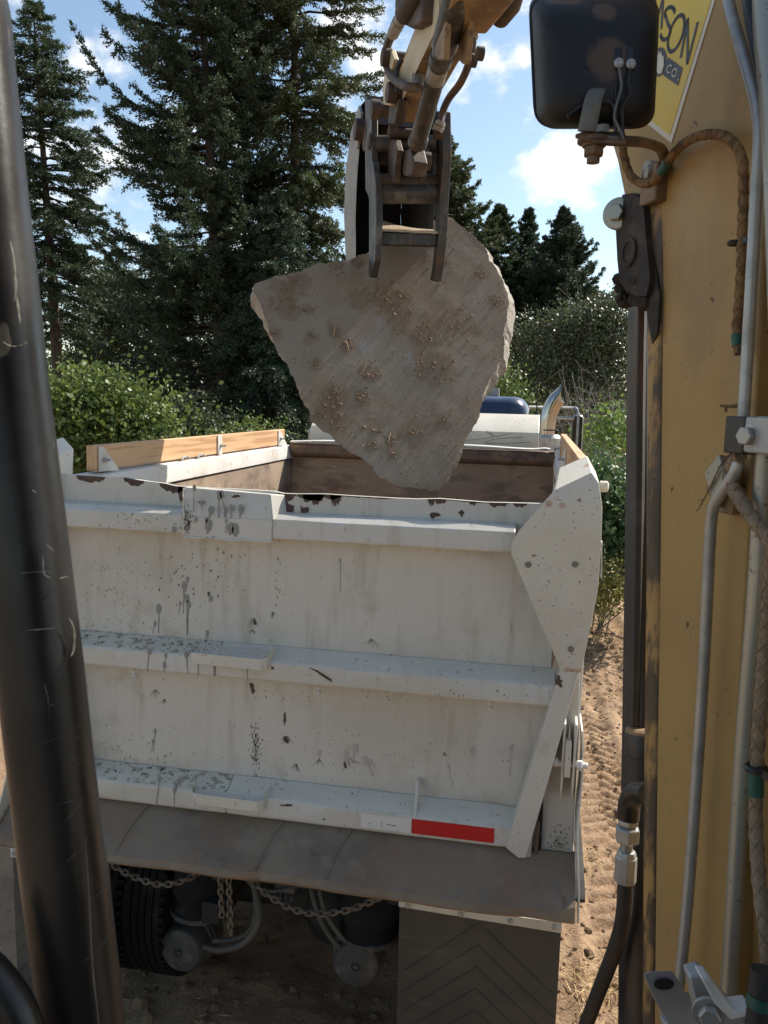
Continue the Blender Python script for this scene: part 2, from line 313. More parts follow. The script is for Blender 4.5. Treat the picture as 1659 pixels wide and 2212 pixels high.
# --- corner posts (the right one is in view, the left one mirrors it)
def post(s):
    X = (lambda x: x) if s > 0 else (lambda x: -2.225 + (.247 - x) * .50)
    # front plate outline (x, z), with the upper part leaning forward above the crease at z = 2.935
    fr = [(.200, 3.062, -.07), (.066, 2.990, -.10), (.022, 2.938, -.12), (-.064, 2.827, -.12), (-.084, 2.79, -.12), (-.088, 2.74, -.12), (.02, 2.507, -.12), (.126, 2.289, -.12), (.201, 2.289, -.12), (.222, 2.44, -.12), (.246, 2.621, -.12), (.247, 2.814, -.12), (.243, 2.935, -.12), (.228, 3.022, -.09)]
    bk = [(.197, 3.105, .26), (.088, 3.05, .26), (.06, 2.94, .22), (.05, 2.83, .03), (.045, 2.79, .03), (.045, 2.74, .03), (.09, 2.507, .03), (.135, 2.289, .03), (.198, 2.289, .03), (.218, 2.44, .05), (.24, 2.621, .2), (.241, 2.814, .22), (.240, 2.935, .24), (.236, 3.04, .26)]
    A = [np.array([X(a), y, z]) for a, z, y in fr]; B = [np.array([X(a), y, z]) for a, z, y in bk]
    n = len(A); vs = A + B
    fs = [(0, 1, 2, 12, 13), tuple(range(2, 13)), tuple(range(n, 2 * n))[::-1]] + [(i, (i + 1) % n, n + (i + 1) % n, n + i) for i in range(n)]
    p = MB(); p.add(vs, fs); o = p.build('corner_post', white_rust, truck, .006, ang=25)
    b = MB()
    for x, z in ((-.02, 2.70), (.155, 2.712), (.158, 2.38)):
        b = MB(); b.lathe((X(x), -.12, z), (0, -1, 0), [(.013, -.002), (.012, .003), (.008, .005), (.004, .003)], 11)
        b.build('plug_weld', moss_m, o)
    q = MB(); q.lathe((X(.24), .03, 3.0), (s, 0, 0), [(.022, 0), (.022, .028), (.012, .034)], 12); q.build('pin_end', white_rust, o); q = MB(); q.lathe((X(.24), .2, 2.56), (s, 0, 0), [(.015, 0), (.015, .02)], 8); q.build('pin_end', white_rust, o)
    e = MB(); e.prism([(X(.247), -.1, 2.80), (X(.247), .1, 2.80), (X(.254), .1, 2.70), (X(.254), -.1, 2.66)], (X(.006) - X(0), 0, 0)); e.build('edge_strip', white, o)
    # body side below the post, and the side apron it runs into
    m = MB()
    zs = [(2.30, .130, .202, -.015), (2.15, .10, .207, -.015), (1.85, .07, .212, -.02), (1.60, .05, .214, -.03), (1.50, .04, .216, -.05)]
    m.rings([[np.array([X(a), y, z]), np.array([X(b), y, z]), np.array([X(b), y + .3, z]), np.array([X(a), y + .3, z])] for z, a, b, y in zs]); m.build('rear_pillar', white, truck, .004)
post(1); post(-1)
# --- tailgate
gate = MB(); top = [(-2.06, 2.965)] + [(oy(px, py, 0)[0], oy(px, py, 0)[2]) for px, py in [(135, 1024), (165, 1026), (200, 1028), (240, 1031), (270, 1031), (300, 1037), (330, 1041), (355, 1044), (380, 1050), (398, 1051), (500, 1056), (590, 1061), (612, 1066), (640, 1067), (700, 1067), (760, 1071), (850, 1076), (900, 1078), (950, 1077), (1000, 1081), (1050, 1085), (1100, 1086), (1175, 1088)]] + [(.09, 2.925)]
g = [np.array([x, 0, 1.535]) for x, z in top[::-1]]
for i in range(len(top) - 1):
    (xa, za), (xb, zb) = top[i], top[i + 1]
    gate.hexa([(xa, 0, 1.53), (xb, 0, 1.53), (xb, .022, 1.53), (xa, .022, 1.53), (xa, 0, za), (xb, 0, zb), (xb, .022, zb), (xa, .022, za)])
gate = MB()
T = [np.array([x, 0, z]) for x, z in top]; Bt = [np.array([x, 0, 1.53]) for x, z in top]
Th = [p + [0, .022, 0] for p in T]; Bh = [p + [0, .022, 0] for p in Bt]
gate.rings([[a, b, c, d] for a, b, c, d in zip(T, Bt, Bh, Th)])
tg = gate.build('tailgate', white, truck, ang=30)
GX0, GX1 = -2.05, .095
def rib(sec, x0, x1, mats, name='rib', mi=None):
    r = MB(); n = len(sec); xs = np.linspace(x0, x1, 12); g = random.Random(len(sec) * 7 + int(sec[0][1] * 100))
    R = [[np.array([x, y + g.uniform(-.0015, .0015), z + g.uniform(-.002, .002)]) for y, z in sec] for x in xs]
    vs = [p for r_ in R for p in r_]; fs = []; mm = []
    for k in range(len(R) - 1):
        for i in range(n):
            j = (i + 1) % n; fs.append((k * n + i, k * n + j, (k + 1) * n + j, (k + 1) * n + i)); mm.append(mi[i] if mi else 0)
    fs += [tuple(range(n)), tuple(range((len(R) - 1) * n, len(R) * n))]; mm += [0, 0]
    r.add(vs, fs); r.m = mm; return r.build(name, mats, tg, .007, ang=28, seg=3)
rib([(-.001, 2.842), (-.06, 2.836), (-.088, 2.815), (-.092, 2.742), (-.085, 2.735), (-.001, 2.735)], GX0, -.075, [white, white_top])
xs = oy(395, 1378, -.03)[0]
rib([(-.001, 2.262), (-.094, 2.222), (-.1, 2.212), (-.1, 2.140), (-.09, 2.130), (-.001, 2.128)], -1.30, .108, [white, white_top], mi=[1, 0, 0, 0, 0, 0])
rib([(-.001, 2.262), (-.094, 2.222), (-.1, 2.212), (-.1, 2.140), (-.09, 2.130), (-.001, 2.128)], GX0, -1.301, [white, white_peel], mi=[1, 0, 0, 0, 0, 0])
rib([(-.001, 1.662), (-.094, 1.618), (-.1, 1.608), (-.1, 1.532), (-.09, 1.521), (-.001, 1.519)], -1.25, -.005, [white, white_top], mi=[1, 0, 0, 0, 0, 0])
rib([(-.001, 1.662), (-.094, 1.618), (-.1, 1.608), (-.1, 1.532), (-.09, 1.521), (-.001, 1.519)], GX0, -1.251, [white, white_peel], mi=[1, 0, 0, 0, 0, 0])
# patch plate over the top rib
pt = MB(); a = oy(397, 1050, -.094); b = oy(578, 1058, -.094)
x0, x1 = a[0], oy(588, 1120, -.094)[0]
pt.prism([(x0, -.094, 2.742 + .07), (x1, -.094, 2.745 + .07), (x1 + .0, -.03, 2.935), (x0, -.03, 2.935)], (0, .004, 0))
pt = MB()
sec0 = [(x0, -.070, 2.93), (x0, -.096, 2.815), (x0, -.0985, 2.73)]; sec1 = [(x1 - .02, -.070, 2.918), (x1 + .0, -.096, 2.815), (x1, -.0985, 2.725)]
for p, q, r, s_ in ((sec0[0], sec1[0], sec1[1], sec0[1]), (sec0[1], sec1[1], sec1[2], sec0[2])):
    p, q, r, s_ = map(np.array, (p, q, r, s_)); pt.hexa([s_, r, r + [0, .005, 0], s_ + [0, .005, 0], p, q, q + [0, .005, 0], p + [0, .005, 0]])
pt.prism([sec1[0], sec1[1], (x1 + .03, -.004, 2.83), (x1 + .02, -.004, 2.91)], (.005, 0, 0)); pt.prism([sec0[0], sec0[1], (x0, -.004, 2.83), (x0, -.004, 2.93)], (-.005, 0, 0))
pt.hexa([np.array(p) for p in [(x0, -.07, 2.922), (x1 - .02, -.07, 2.911), (x1 + .02, -.004, 2.905), (x0, -.004, 2.922), (x0, -.07, 2.929), (x1 - .02, -.07, 2.917), (x1 + .02, -.004, 2.911), (x0, -.004, 2.929)]])
pt.build('patch_plate', white, tg, .002)
weld = MB(); g = random.Random(4)
wp = [(x0 + t * (x1 - x0), -.099, 2.728 - t * .004 + g.uniform(-.004, .004)) for t in np.linspace(0, 1, 24)]; weld.tube(wp, [g.uniform(.003, .007) for _ in wp], 6)
wp = [(x0 + g.uniform(-.004, .004), -.098 + .0, z) for z in np.linspace(2.73, 2.93, 14)]; weld.tube(wp, [g.uniform(.002, .005) for _ in wp], 6); weld.build('weld_bead', white_rust, tg)
# step trays
def tray(x0, x1, z, y0=-.145):
    t = MB(); pts = [(x0, -.085, z + .018), (x0 + .004, y0 + .02, z + .006), (x0 + .02, y0, z), (x1 - .03, y0, z - .004), (x1 - .008, y0 + .02, z), (x1, -.05, z + .03)]
    P = [np.array(p) for p in pts]
    t.rings([[p, p + [0, 0, .048], p + np.array([0, .006, .048]), p + [0, .006, 0]] for p in P])
    t.hexa([(x0 + .01, y0 + .006, z + .03), (x1 - .02, y0 + .006, z + .028), (x1 - .01, -.03, z + .045), (x0 + .01, -.03, z + .045), (x0 + .01, y0 + .006, z + .036), (x1 - .02, y0 + .006, z + .034), (x1 - .01, -.03, z + .052), (x0 + .01, -.03, z + .052)])
    t.build('step', white_top, tg, .003)
a = oy(405, 1405, -.145); b = oy(577, 1410, -.145); tray(a[0], b[0], 2.198)
a = oy(408, 1706, -.145); b = oy(570, 1712, -.145); tray(a[0], b[0], 1.577)
# gusset fin, hooks under ribs
gx = oy(897, 1740, -.05)[0]
fin = MB(); fin.prism([(gx, -.006, 1.72), (gx, -.09, 1.60), (gx, -.1, 1.612), (gx, -.045, 1.74), (gx, -.006, 1.74)], (.012, 0, 0)); fin.build('gusset', white, tg, .002)
for px, py in ((290, 1455), (688, 1487), (1058, 1522)):
    hk = MB(); p = oy(px, py, -.08); hk.tube([(p[0], -.08, 2.128), (p[0], -.08, 2.105), (p[0] + .012, -.08, 2.095)], .008, 8); hk.lathe((p[0], -.08, 2.106), (0, 0, -1), [(.012, 0), (.012, .012)], 8)
    hk.build('hook', white, tg)
# slanting end bars of the gate
def endbar(s):
    X = (lambda x: x) if s > 0 else mx
    b = MB(); b.loft([np.array([X(x), -.118, z]) for x, z in [(.128, 2.31), (.198, 2.31), (.03, 1.503), (.0, 1.497), (-.052, 1.535)]], [np.array([X(x), -.01, z]) for x, z in [(.128, 2.31), (.198, 2.31), (.035, 1.503), (.0, 1.497), (-.052, 1.535)]]); b.build('end_bar', white, tg, .003)
endbar(1); endbar(-1)
# reflective tape
def tape(px0, px1, py0, py1, m, nm):
    a = oy(px0, py0, -.1025); b = oy(px1, py1, -.1025); t = MB(); t.box((a[0], -.1025, b[2] if b[2] < a[2] else a[2]), (b[0], -.0995, max(a[2], b[2]))); return t
tr = MB(); a = oy(890, 1772, -.103)[0]; b = oy(1068, 1790, -.103)[0]; tr.box((a, -.1035, 1.541), (b, -.099, 1.603)); tr.build('red_reflector', red_tape, tg)
tr = MB(); c = oy(780, 1765, -.103)[0]; tr.box((c, -.1032, 1.541), (a - .002, -.099, 1.603)); wto = tr.build('white_reflector', white_tape, tg)
mk = MB(); 
for i, (u, v, w, h) in enumerate([(.035, 1.56, .006, .006), (.085, 1.57, .006, .006), (.085, 1.556, .006, .005), (.11, 1.565, .018, .004), (.132, 1.563, .016, .005)]): mk.box((c + u, -.1042, v), (c + u + w, -.1030, v + h))
merge(wto, mk, drip_m)
# --- paint runs, chips, spatter on the gate: thin raised films of their own shape
runs = MB(); pale = MB(); chips = MB(); spat = MB()
def film(mb, poly, y, th=.0012): mb.prism([(x, y, z) for x, z in poly], (0, -th, 0))
def run(mb, px, py, py2, y, w=.006, head=1.7, lean=0.0, seed=0):
    a = oy(px, py, y); b = oy(px + lean, py2, y); g = random.Random(seed + int(px * 7 + py)); L = a[2] - b[2]; n = 7; l = []; r = []
    for k in range(n + 1):
        t = k / n; x = a[0] + (b[0] - a[0]) * t + g.uniform(-.002, .002); ww = w * (.5 + .1 * sin(k * 2)) * (1 - .35 * t); l.append((x - ww / 2, a[2] - L * t)); r.append((x + ww / 2, a[2] - L * t))
    film(mb, l + r[::-1], y)
    film(mb, blob_poly(a[0], a[2] - .004, w * head / 2, w * head, 12, .15, seed + int(py)), y - .0004)
for (px, y1, y2, w, ln) in [(397, 1262, 1325, .010, -1), (405, 1250, 1290, .008, -6), (404, 1290, 1372, .010, 1), (407, 1305, 1370, .012, -3), (343, 1313, 1368, .012, -1), (335, 1345, 1368, .007, -4), (389, 1302, 1327, .005, -3),
        (452, 1282, 1302, .007, 0), (457, 1291, 1300, .006, -2), (448, 1366, 1380, .008, -3), (450, 1280, 1290, .005, 2), (600, 1204, 1214, .004, 0), (735, 1208, 1280, .004, 0), (330, 1600, 1625, .005, -2), (335, 1577, 1622, .007, -3)]:
    run(runs, px, y1, y2, -.0005, w, 1.8, ln)
for (px, y1, y2, w, ln) in [(474, 1068, 1118, .014, -2), (480, 1066, 1118, .012, 6), (420, 1052, 1105, .010, -3), (487, 1100, 1118, .008, 0), (500, 1095, 1119, .010, -2), (520, 1098, 1120, .012, -3), (436, 1085, 1100, .008, -1), (455, 1100, 1119, .012, -4)]:
    run(runs, px, y1, y2, -.0975, w, 1.6, ln)
for (px, y1, y2, w, ln) in [(450, 1132, 1152, .022, -3), (498, 1140, 1156, .02, -2), (508, 1142, 1156, .022, 2), (488, 1122, 1152, .006, 0), (446, 1121, 1135, .009, -2), (423, 1120, 1130, .008, -3), (375, 1142, 1148, .012, 0)]:
    run(runs, px, y1, y2, -.1000, w, 1.3, ln)
for (px, y1, y2, w, ln) in [(355, 1435, 1452, .008, -1), (322, 1405, 1452, .010, -3), (402, 1412, 1456, .009, 3), (358, 1414, 1440, .006, -2), (430, 1412, 1461, .009, -2), (463, 1418, 1462, .010, -1), (534, 1422, 1470, .008, 0)]:
    run(runs, px, y1, y2, -.1012, w, 1.9, ln)
for (px, y1, y2, w, ln) in [(345, 1680, 1742, .009, -9), (377, 1705, 1748, .007, -2)]: run(runs, px, y1, y2, -.1012, w, 2.0, ln)
for (px, y1, y2, w, ln) in [(748, 1632, 1665, .012, -6), (790, 1640, 1670, .01, 14), (768, 1615, 1650, .012, -8), (970, 1655, 1690, .006, 4), (1105, 1612, 1675, .008, -4), (690, 1625, 1650, .008, -3), (800, 1645, 1660, .008, 10), (1020, 1620, 1630, .01, 0)]:
    run(pale, px, y1, y2, -.0005, w, 2.0, ln)
# peeled paint along the top edge
def edgechip(x0, x1, depth, seed, px=True):
    g = random.Random(seed); a = [t for t in np.linspace(0, 1, 14 if x0 < 600 else 11)]; rag = (.75, 1.1) if x0 < 600 else (.45, 1.15); up = []; dn = []
    for t in a:
        p = oy(x0 + (x1 - x0) * t, 1060, 0); x = p[0]; z = float(np.interp(x, [q[0] for q in top], [q[1] for q in top])) - .001
        up.append((x, z)); dn.append((x, z - max(.003, depth * (sin(pi * min(1, t * .95 + .04)) ** .5) * g.uniform(*rag))))
    film(chips, up + dn[::-1], -.0005, .001)
for x0, x1, d, sd in [(166, 228, .030, 1), (268, 312, .030, 2), (345, 398, .034, 3), (385, 398, .07, 9), (600, 640, .030, 4), (642, 738, .026, 5), (655, 700, .052, 6), (714, 738, .062, 7), (735, 800, .006, 8), (790, 850, .007, 18), (940, 965, .025, 11), (925, 940, .03, 15), (1015, 1030, .02, 12), (1058, 1100, .022, 13), (1110, 1140, .018, 14), (960, 1060, .005, 16)]: edgechip(x0, x1, d, sd)
for (px, py, rx, rz, rot, y) in [(378, 1112, .006, .03, -.5, -.001), (612, 1096, .036, .030, .2, -.001), (655, 1102, .02, .016, .6, -.001), (940, 1112, .02, .012, .3, -.001), (997, 1108, .012, .015, 0, -.001), (545, 1488, .01, .022, .3, -.001), (615, 1550, .007, .03, 0, -.001), (619, 1600, .012, .018, .2, -.001), (745, 1652, .006, .014, .2, -.001), (695, 1457, .05, .006, -.5, -.102), (588, 1443, .006, .006, 0, -.102), (1207, 1472, .014, .02, .3, -.1195),
        (550, 1345, .006, .012, 0, -.001), (500, 1140, .012, .01, 0, -.1), (435, 1085, .01, .006, 0, -.097), (510, 1072, .016, .006, .1, -.097), (845, 1415, .005, .005, 0, -.001), (620, 1740, .03, .006, .1, -.101), (700, 1770, .005, .005, 0, -.101), (860, 1796, .006, .004, 0, -.101), (1120, 1030, .004, .004, 0, -.121)]:
    p = oy(px, py, y); film(chips, blob_poly(p[0], p[2], rx, rz, 12, .45, int(px), rot), y, .001)
g = random.Random(31)
def sprig(px, py, s, y=-.001, mb=spat):       # splayed twig-like splash mark
    p = oy(px, py, y)
    for k in range(6):
        a = g.uniform(-2.6, -.5); L = s * g.uniform(.5, 1); q = (p[0] + L * cos(a), p[2] + L * sin(a)); w = .0012
        film(mb, [(p[0] - w, p[2]), (p[0] + w, p[2]), (q[0] + w * .4, q[1]), (q[0] - w * .4, q[1])], y, .0008)
for px, py, s_ in [(550, 1335, .06), (590, 1322, .03), (802, 1380, .05), (620, 1590, .05), (750, 1635, .05), (335, 1490, .04), (355, 1510, .03), (640, 1650, .04), (690, 1640, .04), (545, 1360, .03), (960, 1625, .02), (350, 1790, .02)]: sprig(px, py, s_)
def spatter(px, py, rx, ry, n, y, smin=.001, smax=.004, seed=0, streak=1.0):
    gg = random.Random(seed + int(px))
    for _ in range(n):
        p = oy(px + gg.gauss(0, rx), py + gg.gauss(0, ry), y); s = gg.uniform(smin, smax)
        film(spat, blob_poly(p[0], p[2], s, s * streak * gg.uniform(.8, 1.6), 7, .3, gg.randint(0, 9999)), y, .0006)
spatter(552, 1618, 5, 24, 120, -.001, .0008, .0026, 1, 2.2); spatter(250, 1290, 60, 55, 170, -.001, .0006, .0022, 2, 1.4); spatter(420, 1230, 60, 30, 60, -.001, .001, .0035, 3, 1.5)
spatter(600, 1250, 6, 40, 18, -.001, .0008, .002, 4, 2); spatter(600, 1300, 200, 90, 40, -.001, .0007, .002, 5); spatter(700, 1620, 220, 60, 45, -.001, .0007, .002, 6); spatter(1150, 1720, 5, 20, 8, -.001, .001, .003, 7)
spatter(280, 1650, 60, 30, 90, -.001, .001, .003, 8, 1.5); spatter(900, 1640, 140, 40, 40, -.001, .001, .0028, 9); spatter(405, 1130, 5, 14, 90, -.0985, .001, .003, 10, 1.6); spatter(300, 1120, 80, 10, 50, -.093, .001, .003, 11)
spatter(800, 1500, 250, 8, 40, -.1002, .0015, .004, 12); spatter(1205, 1820, 14, 26, 90, -.07, .0015, .004, 13); spatter(450, 1405, 25, 5, 50, -.1455, .001, .003, 14)
merge(tg, runs, drip_m); merge(tg, pale, stain_m); merge(tg, chips, chip_m); merge(tg, spat, moss_m)
# latch on the right pillar
lt = MB()
for px, dx in ((1212, 0), (1236, 0)):
    a = oy(px, 1640, -.04); lt.prism([(a[0], -.10, 2.07), (a[0], -.04, 2.085), (a[0], -.01, 2.0), (a[0], -.01, 1.76), (a[0], -.06, 1.745), (a[0], -.085, 1.80), (a[0], -.095, 1.95)], (.010, 0, 0))
o = lt.build('latch_lug', white, truck, .002)
lb = MB(); a = oy(1225, 1630, -.06); lb.box((a[0] - .010, -.10, 1.85), (a[0] + .014, -.05, 2.0)); lb.prism([(a[0] - .002, -.08, 2.0), (a[0] + .01, -.08, 2.0), (a[0] + .006, -.06, 2.05)], (0, .03, 0)); lb.build('latch_bar', white_rust, o, .004)
lb = MB(); hexnut(lb, (a[0] + .038, -.07, 1.895), (1, 0, 0), .022, .022); lb.lathe((a[0] + .03, -.07, 1.895), (1, 0, 0), [(.013, -.13), (.013, .048), (.010, .052)], 10); hexnut(lb, (a[0] - .034, -.07, 1.90), (-1, 0, 0), .02, .018); lb.build('latch_bolt', rail_white, o)
sl_ = MB(); a = oy(1165, 1790, -.052); sl_.prism([(a[0] - .008, -.052, 1.72), (a[0] + .010, -.052, 1.735), (a[0] + .012, -.06, 1.52), (a[0] - .006, -.06, 1.50)], (0, -.004, 0)); sl_.build('slot_shade', dark_fr, truck)  # raised dark strip, painted in place of the shade in a slot
sl_ = MB(); a = oy(1160, 1805, -.06); sl_.prism([(a[0] - .004, -.062, 1.64), (a[0] + .010, -.062, 1.64), (a[0] + .006, -.08, 1.50), (a[0] - .012, -.08, 1.50)], (0, -.006, 0)); sl_.build('hinge_pin', rusty, truck, .002)
sl_ = MB(); a = oy(1148, 1810, -.09); sl_.prism([(a[0] - .01, -.09, 1.60), (a[0] + .006, -.09, 1.63), (a[0] + .0, -.10, 1.49), (a[0] - .02, -.10, 1.49)], (0, .03, 0)); sl_.build('hinge_plate', white_rust, truck, .002)
# --- apron (spill plate) under the gate
ap = MB(); xs = np.linspace(-2.252, .222, 40); g = random.Random(8); R = []
for x in xs:
    w = .004 * sin(x * 5.1) + .003 * sin(x * 13 + 1) + g.uniform(-.002, .002); e = max(0, (x + .0) / .222) ** 3; z0 = .03 * sin(x * 2.3)
    sec = [(.05, 1.50), (-.07, 1.515), (-.13, 1.482), (-.205, 1.425), (-.268 + w, 1.378 + w * .5), (-.277 + w, 1.352 + w * .4), (-.262 + w, 1.335 + w * .4), (-.12, 1.42), (.05, 1.46)]
    R.append([np.array([x, y, z + (.03 * e if i in (3, 4) else 0)]) for i, (y, z) in enumerate(sec)])
ap.rings(R); apo = ap.build('apron', apron_m, truck, ang=24)
sp_ = MB(); g = random.Random(2); wv = []
for z in np.linspace(2.02, 1.345, 22):
    t = (2.02 - z) / .72; y = -.03 - .255 * t ** 1.15; wv.append((.222 + .006 * sin(t * 9) + .006 * t, y, z))
sp_.rings([[np.array(p), np.array(p) + [.007, 0, 0], np.array(p) + [.007, .02 + .18 * min(1, (p[2] - 1.345) / .22), .0], np.array(p) + [0, .02 + .18 * min(1, (p[2] - 1.345) / .22), 0]] for p in wv]); sp_.build('apron_flange', white_rust, truck, .001)
sp_.v = [(-2.262 + (.229 - a), b, c) for a, b, c in sp_.v]; sp_.build('apron_flange', white_rust, truck, .001)
for x, l in ((-1.62, .12), (-1.0, .14), (-.70, .14)):
    sm = MB(); sm.tube([(x, -.09, 1.514), (x - .03, -.15, 1.470), (x - .05, -.21, 1.424), (x - .06, -.262, 1.386)], .0035, 6)
    sm.build('weld_seam', apron_m, apo)
# --- mud flaps with their hanger strips and rivets
def flap(s):
    X = (lambda x: x) if s > 0 else (lambda x: -2.46 + (.2 - x) * .72)
    st = MB(); st.prism([(X(-.52), .13, 1.085), (X(.20), .13, 1.085), (X(.20), .13, 1.035), (X(-.52), .13, 1.055)], (0, .012, 0)); so_ = st.build('flap_hanger', white, truck, .002)
    for x in (-.48, -.24, -.02, .17):
        rv = MB(); rv.lathe((X(x), .13, 1.066 if x < -.3 else 1.06), (0, -1, 0), [(.013, 0), (.013, .003), (.008, .007)], 12)
        rv.build('rivet', galv, so_)
    f = MB(); nx, nz = 24, 24; V = []
    for j in range(nz + 1):
        for i in range(nx + 1):
            x = -.518 + (.716) * i / nx; z = 1.06 - .82 * j / nz; V.append((X(x), .148 + .018 * sin(i * .25 + 1) * (j / nz) + .01 * (j / nz) ** 2 - (.015 * (i / nx) ** 6) * (j / nz), z))
    n0 = len(V); V += [(a, b + .014, c) for a, b, c in V]; fs = []; W_ = nx + 1
    for j in range(nz):
        for i in range(nx):
            q = (j * W_ + i, j * W_ + i + 1, (j + 1) * W_ + i + 1, (j + 1) * W_ + i); fs.append(q); fs.append(tuple(k + n0 for k in q[::-1]))
    edge = [i for i in range(nx + 1)] + [j * W_ + nx for j in range(1, nz + 1)] + [nz * W_ + i for i in range(nx - 1, -1, -1)] + [j * W_ for j in range(nz - 1, 0, -1)]
    for k in range(len(edge)): a, b = edge[k], edge[(k + 1) % len(edge)]; fs.append((a, b, b + n0, a + n0))
    f.add(V, fs); fo = f.build('mud_flap', flap_m, truck, ang=50)
    r = MB()                                   # chevron ribs moulded into the rubber
    for k in range(9):
        z = 1.02 - k * .105
        for x0, x1, d in ((-.16, .19, -.30), (-.16, -.50, -.30)):
            P = []
            for t in np.linspace(0, 1, 8):
                x = x0 + (x1 - x0) * t; zz = z + d * t
                if .25 < zz < 1.03: jj = (1.06 - zz) / .82; ii = (x + .518) / .716; P.append((X(x), .146 + .018 * sin(ii * nx * .25 + 1) * jj + .01 * jj ** 2 - .015 * ii ** 6 * jj, zz))
            if len(P) > 2: r.tube(P, .0017, 5)
    r.build('flap_rib', flap_m, fo)
flap(1); flap(-1)
# --- running gear
fr_ = MB()
for x in (-1.42, -.55): fr_.box((x - .04, .25, .98), (x + .04, 8.6, 1.26))
for y in (.3, 1.6, 3.0, 4.6): fr_.box((-1.38, y, 1.02), (-.59, y + .1, 1.2))
fr_.box((-2.0, .35, 1.28), (.05, .45, 1.40)); fr_.build('chassis_frame', dark_fr, truck, .006)
def axle(y, zc):
    a = MB(); a.lathe((-2.0, y, zc), (1, 0, 0), [(.07, 0), (.085, .45), (.075, .7), (.14, .85), (.20, 1.0), (.14, 1.17), (.075, 1.32), (.085, 1.58), (.07, 2.03)], 20); a.ball((XC, y - .02, zc), (.2, .23, .23), 16); a.build('axle', dark_fr, truck)
def tyre(x0, y, zc, r=.52, w=.25):
    t = MB(); hw = w / 2; prof = [(r * .55, -hw + .02), (r * .62, -hw), (r * .85, -hw - .008), (r * .95, -hw + .008), (r * .985, -hw + .03)]
    for k in range(5):
        u = -hw + .04 + k * (w - .08) / 4.2; prof += [(r, u), (r, u + .030), (r - .018, u + .033), (r - .018, u + .041)]
    prof = prof[:-2] + [(r * .985, hw - .03), (r * .95, hw - .008), (r * .85, hw + .008), (r * .62, hw), (r * .55, hw - .02)]
    t.lathe((x0, y, zc), (1, 0, 0), prof, 56); o = t.build('tyre', rubber, truck, ang=30)
    m = MB(); m.lathe((x0, y, zc), (1, 0, 0), [(.05, -.06), (.12, -.06), (.2, -.10), (.29, -.12), (.30, .12), (.2, .10), (.12, .06), (.05, .06)], 28); m.build('rim', rail_white, o)
    lg = MB()
    for k in range(60):
        a = 2 * pi * k / 60
        for sx in (-1, 1): lg.obox((x0 + sx * (hw - .008), y + (r - .03) * cos(a), zc + (r - .03) * sin(a)), (.013, 0, 0), (.030 * cos(a), 0, 0) if 0 else (0, .028 * cos(a), .028 * sin(a)), (0, -.011 * sin(a), .011 * cos(a)))
    merge(o, lg, rubber)
for y in (.98, 2.30):
    axle(y, .50)
    for x in (-2.21, -1.955, -.21, .05): tyre(x, y, .52)
for x in (-2.0, .0): tyre(x, 6.9, .52)
axle(6.9, .5)
def brake_chamber(x, px, py):
    p = oy(px, py, .48); c = MB(); ax = np.array([-.12 * (1 if x < XC else -.6), -1, .06]); ax /= np.linalg.norm(ax); p = p + [0, .06, 0]
    c.lathe(p - ax * .22, ax, [(a * 1.16, b) for a, b in [(.05, 0), (.10, .02), (.105, .06), (.118, .064), (.118, .085), (.104, .09), (.104, .15), (.117, .155), (.117, .175), (.105, .18), (.105, .265), (.095, .285), (.06, .296), (.022, .298), (.02, .29), (.012, .29)]], 32)
    o = c.build('brake_chamber', cham_m, truck, ang=30)
    k = MB(); hexnut(k, p + ax * .07, ax, .012, .014); k.tube([p - ax * .06 + np.array([.137 * cos(a), 0, .137 * sin(a)]) for a in np.linspace(0, 2 * pi, 30)], .006, 6); k.build('clamp_band', cham_m, o)
    return p
pA = brake_chamber(-1.7, 392, 2055); pB = brake_chamber(-.75, 768, 2085)
def air_spring(px, py0, y):
    a = oy(px, py0, y); s = MB(); r = .145
    s.lathe((a[0], y, .60), (0, 0, 1), [(.10, 0), (.15, .005), (.155, .03), (.14, .05), (r, .075), (r + .012, .11), (r + .004, .16), (r - .01, .20), (r + .012, .25), (r + .012, .34), (r - .004, .40), (.13, .42), (.13, .46)], 32); s.build('air_spring', rubber, truck, ang=40)
    b = MB(); b.lathe((a[0], y, .57), (0, 0, 1), [(.13, 0), (.165, .003), (.165, .03), (.12, .034)], 28); b.box((a[0] - .13, y, .50), (a[0] + .13, y + .4, .575)); b.build('spring_seat', cham_m, truck, .004)
air_spring(435, 1940, .62); air_spring(800, 1960, .62)
Y = .5
for hp, hr in (
    (curve([oy(440, 2045, Y), oy(480, 2052, Y - .02), oy(530, 2035, Y - .05), oy(558, 1990, Y - .05), oy(556, 1940, Y), oy(545, 1905, Y + .05)]), .017),
    (curve([oy(460, 2032, Y), oy(500, 2030, Y + .02), oy(535, 2015, Y), oy(552, 1975, Y), oy(548, 1900, Y + .08)]), .013),
    (curve([oy(672, 1920, Y + .05), oy(690, 1980, Y), oy(715, 2025, Y), oy(745, 2052, Y), oy(775, 2050, Y + .1)]), .015),
    (curve([oy(690, 1920, Y + .05), oy(705, 1975, Y), oy(735, 2020, Y), oy(760, 2040, Y)]), .013),):
    h = MB(); h.tube(hp, hr, 10); h.build('air_hose', hose_g, truck)
h = MB(); v_ = oy(615, 1920, .42); h.box(v_ - [.05, 0, .03], v_ + [.05, .08, .03]); h.tube(curve([oy(535, 1905, .42), oy(580, 1925, .40), oy(640, 1915, .42), oy(680, 1905, .45)]), .009, 8)
for k in range(4): h.lathe(v_ + np.array([-.04 + k * .027, 0, -.03]), (0, -1, -.4), [(.012, 0), (.012, .02), (.008, .03)], 8)
h.build('valve_block', cham_m, truck, .003)
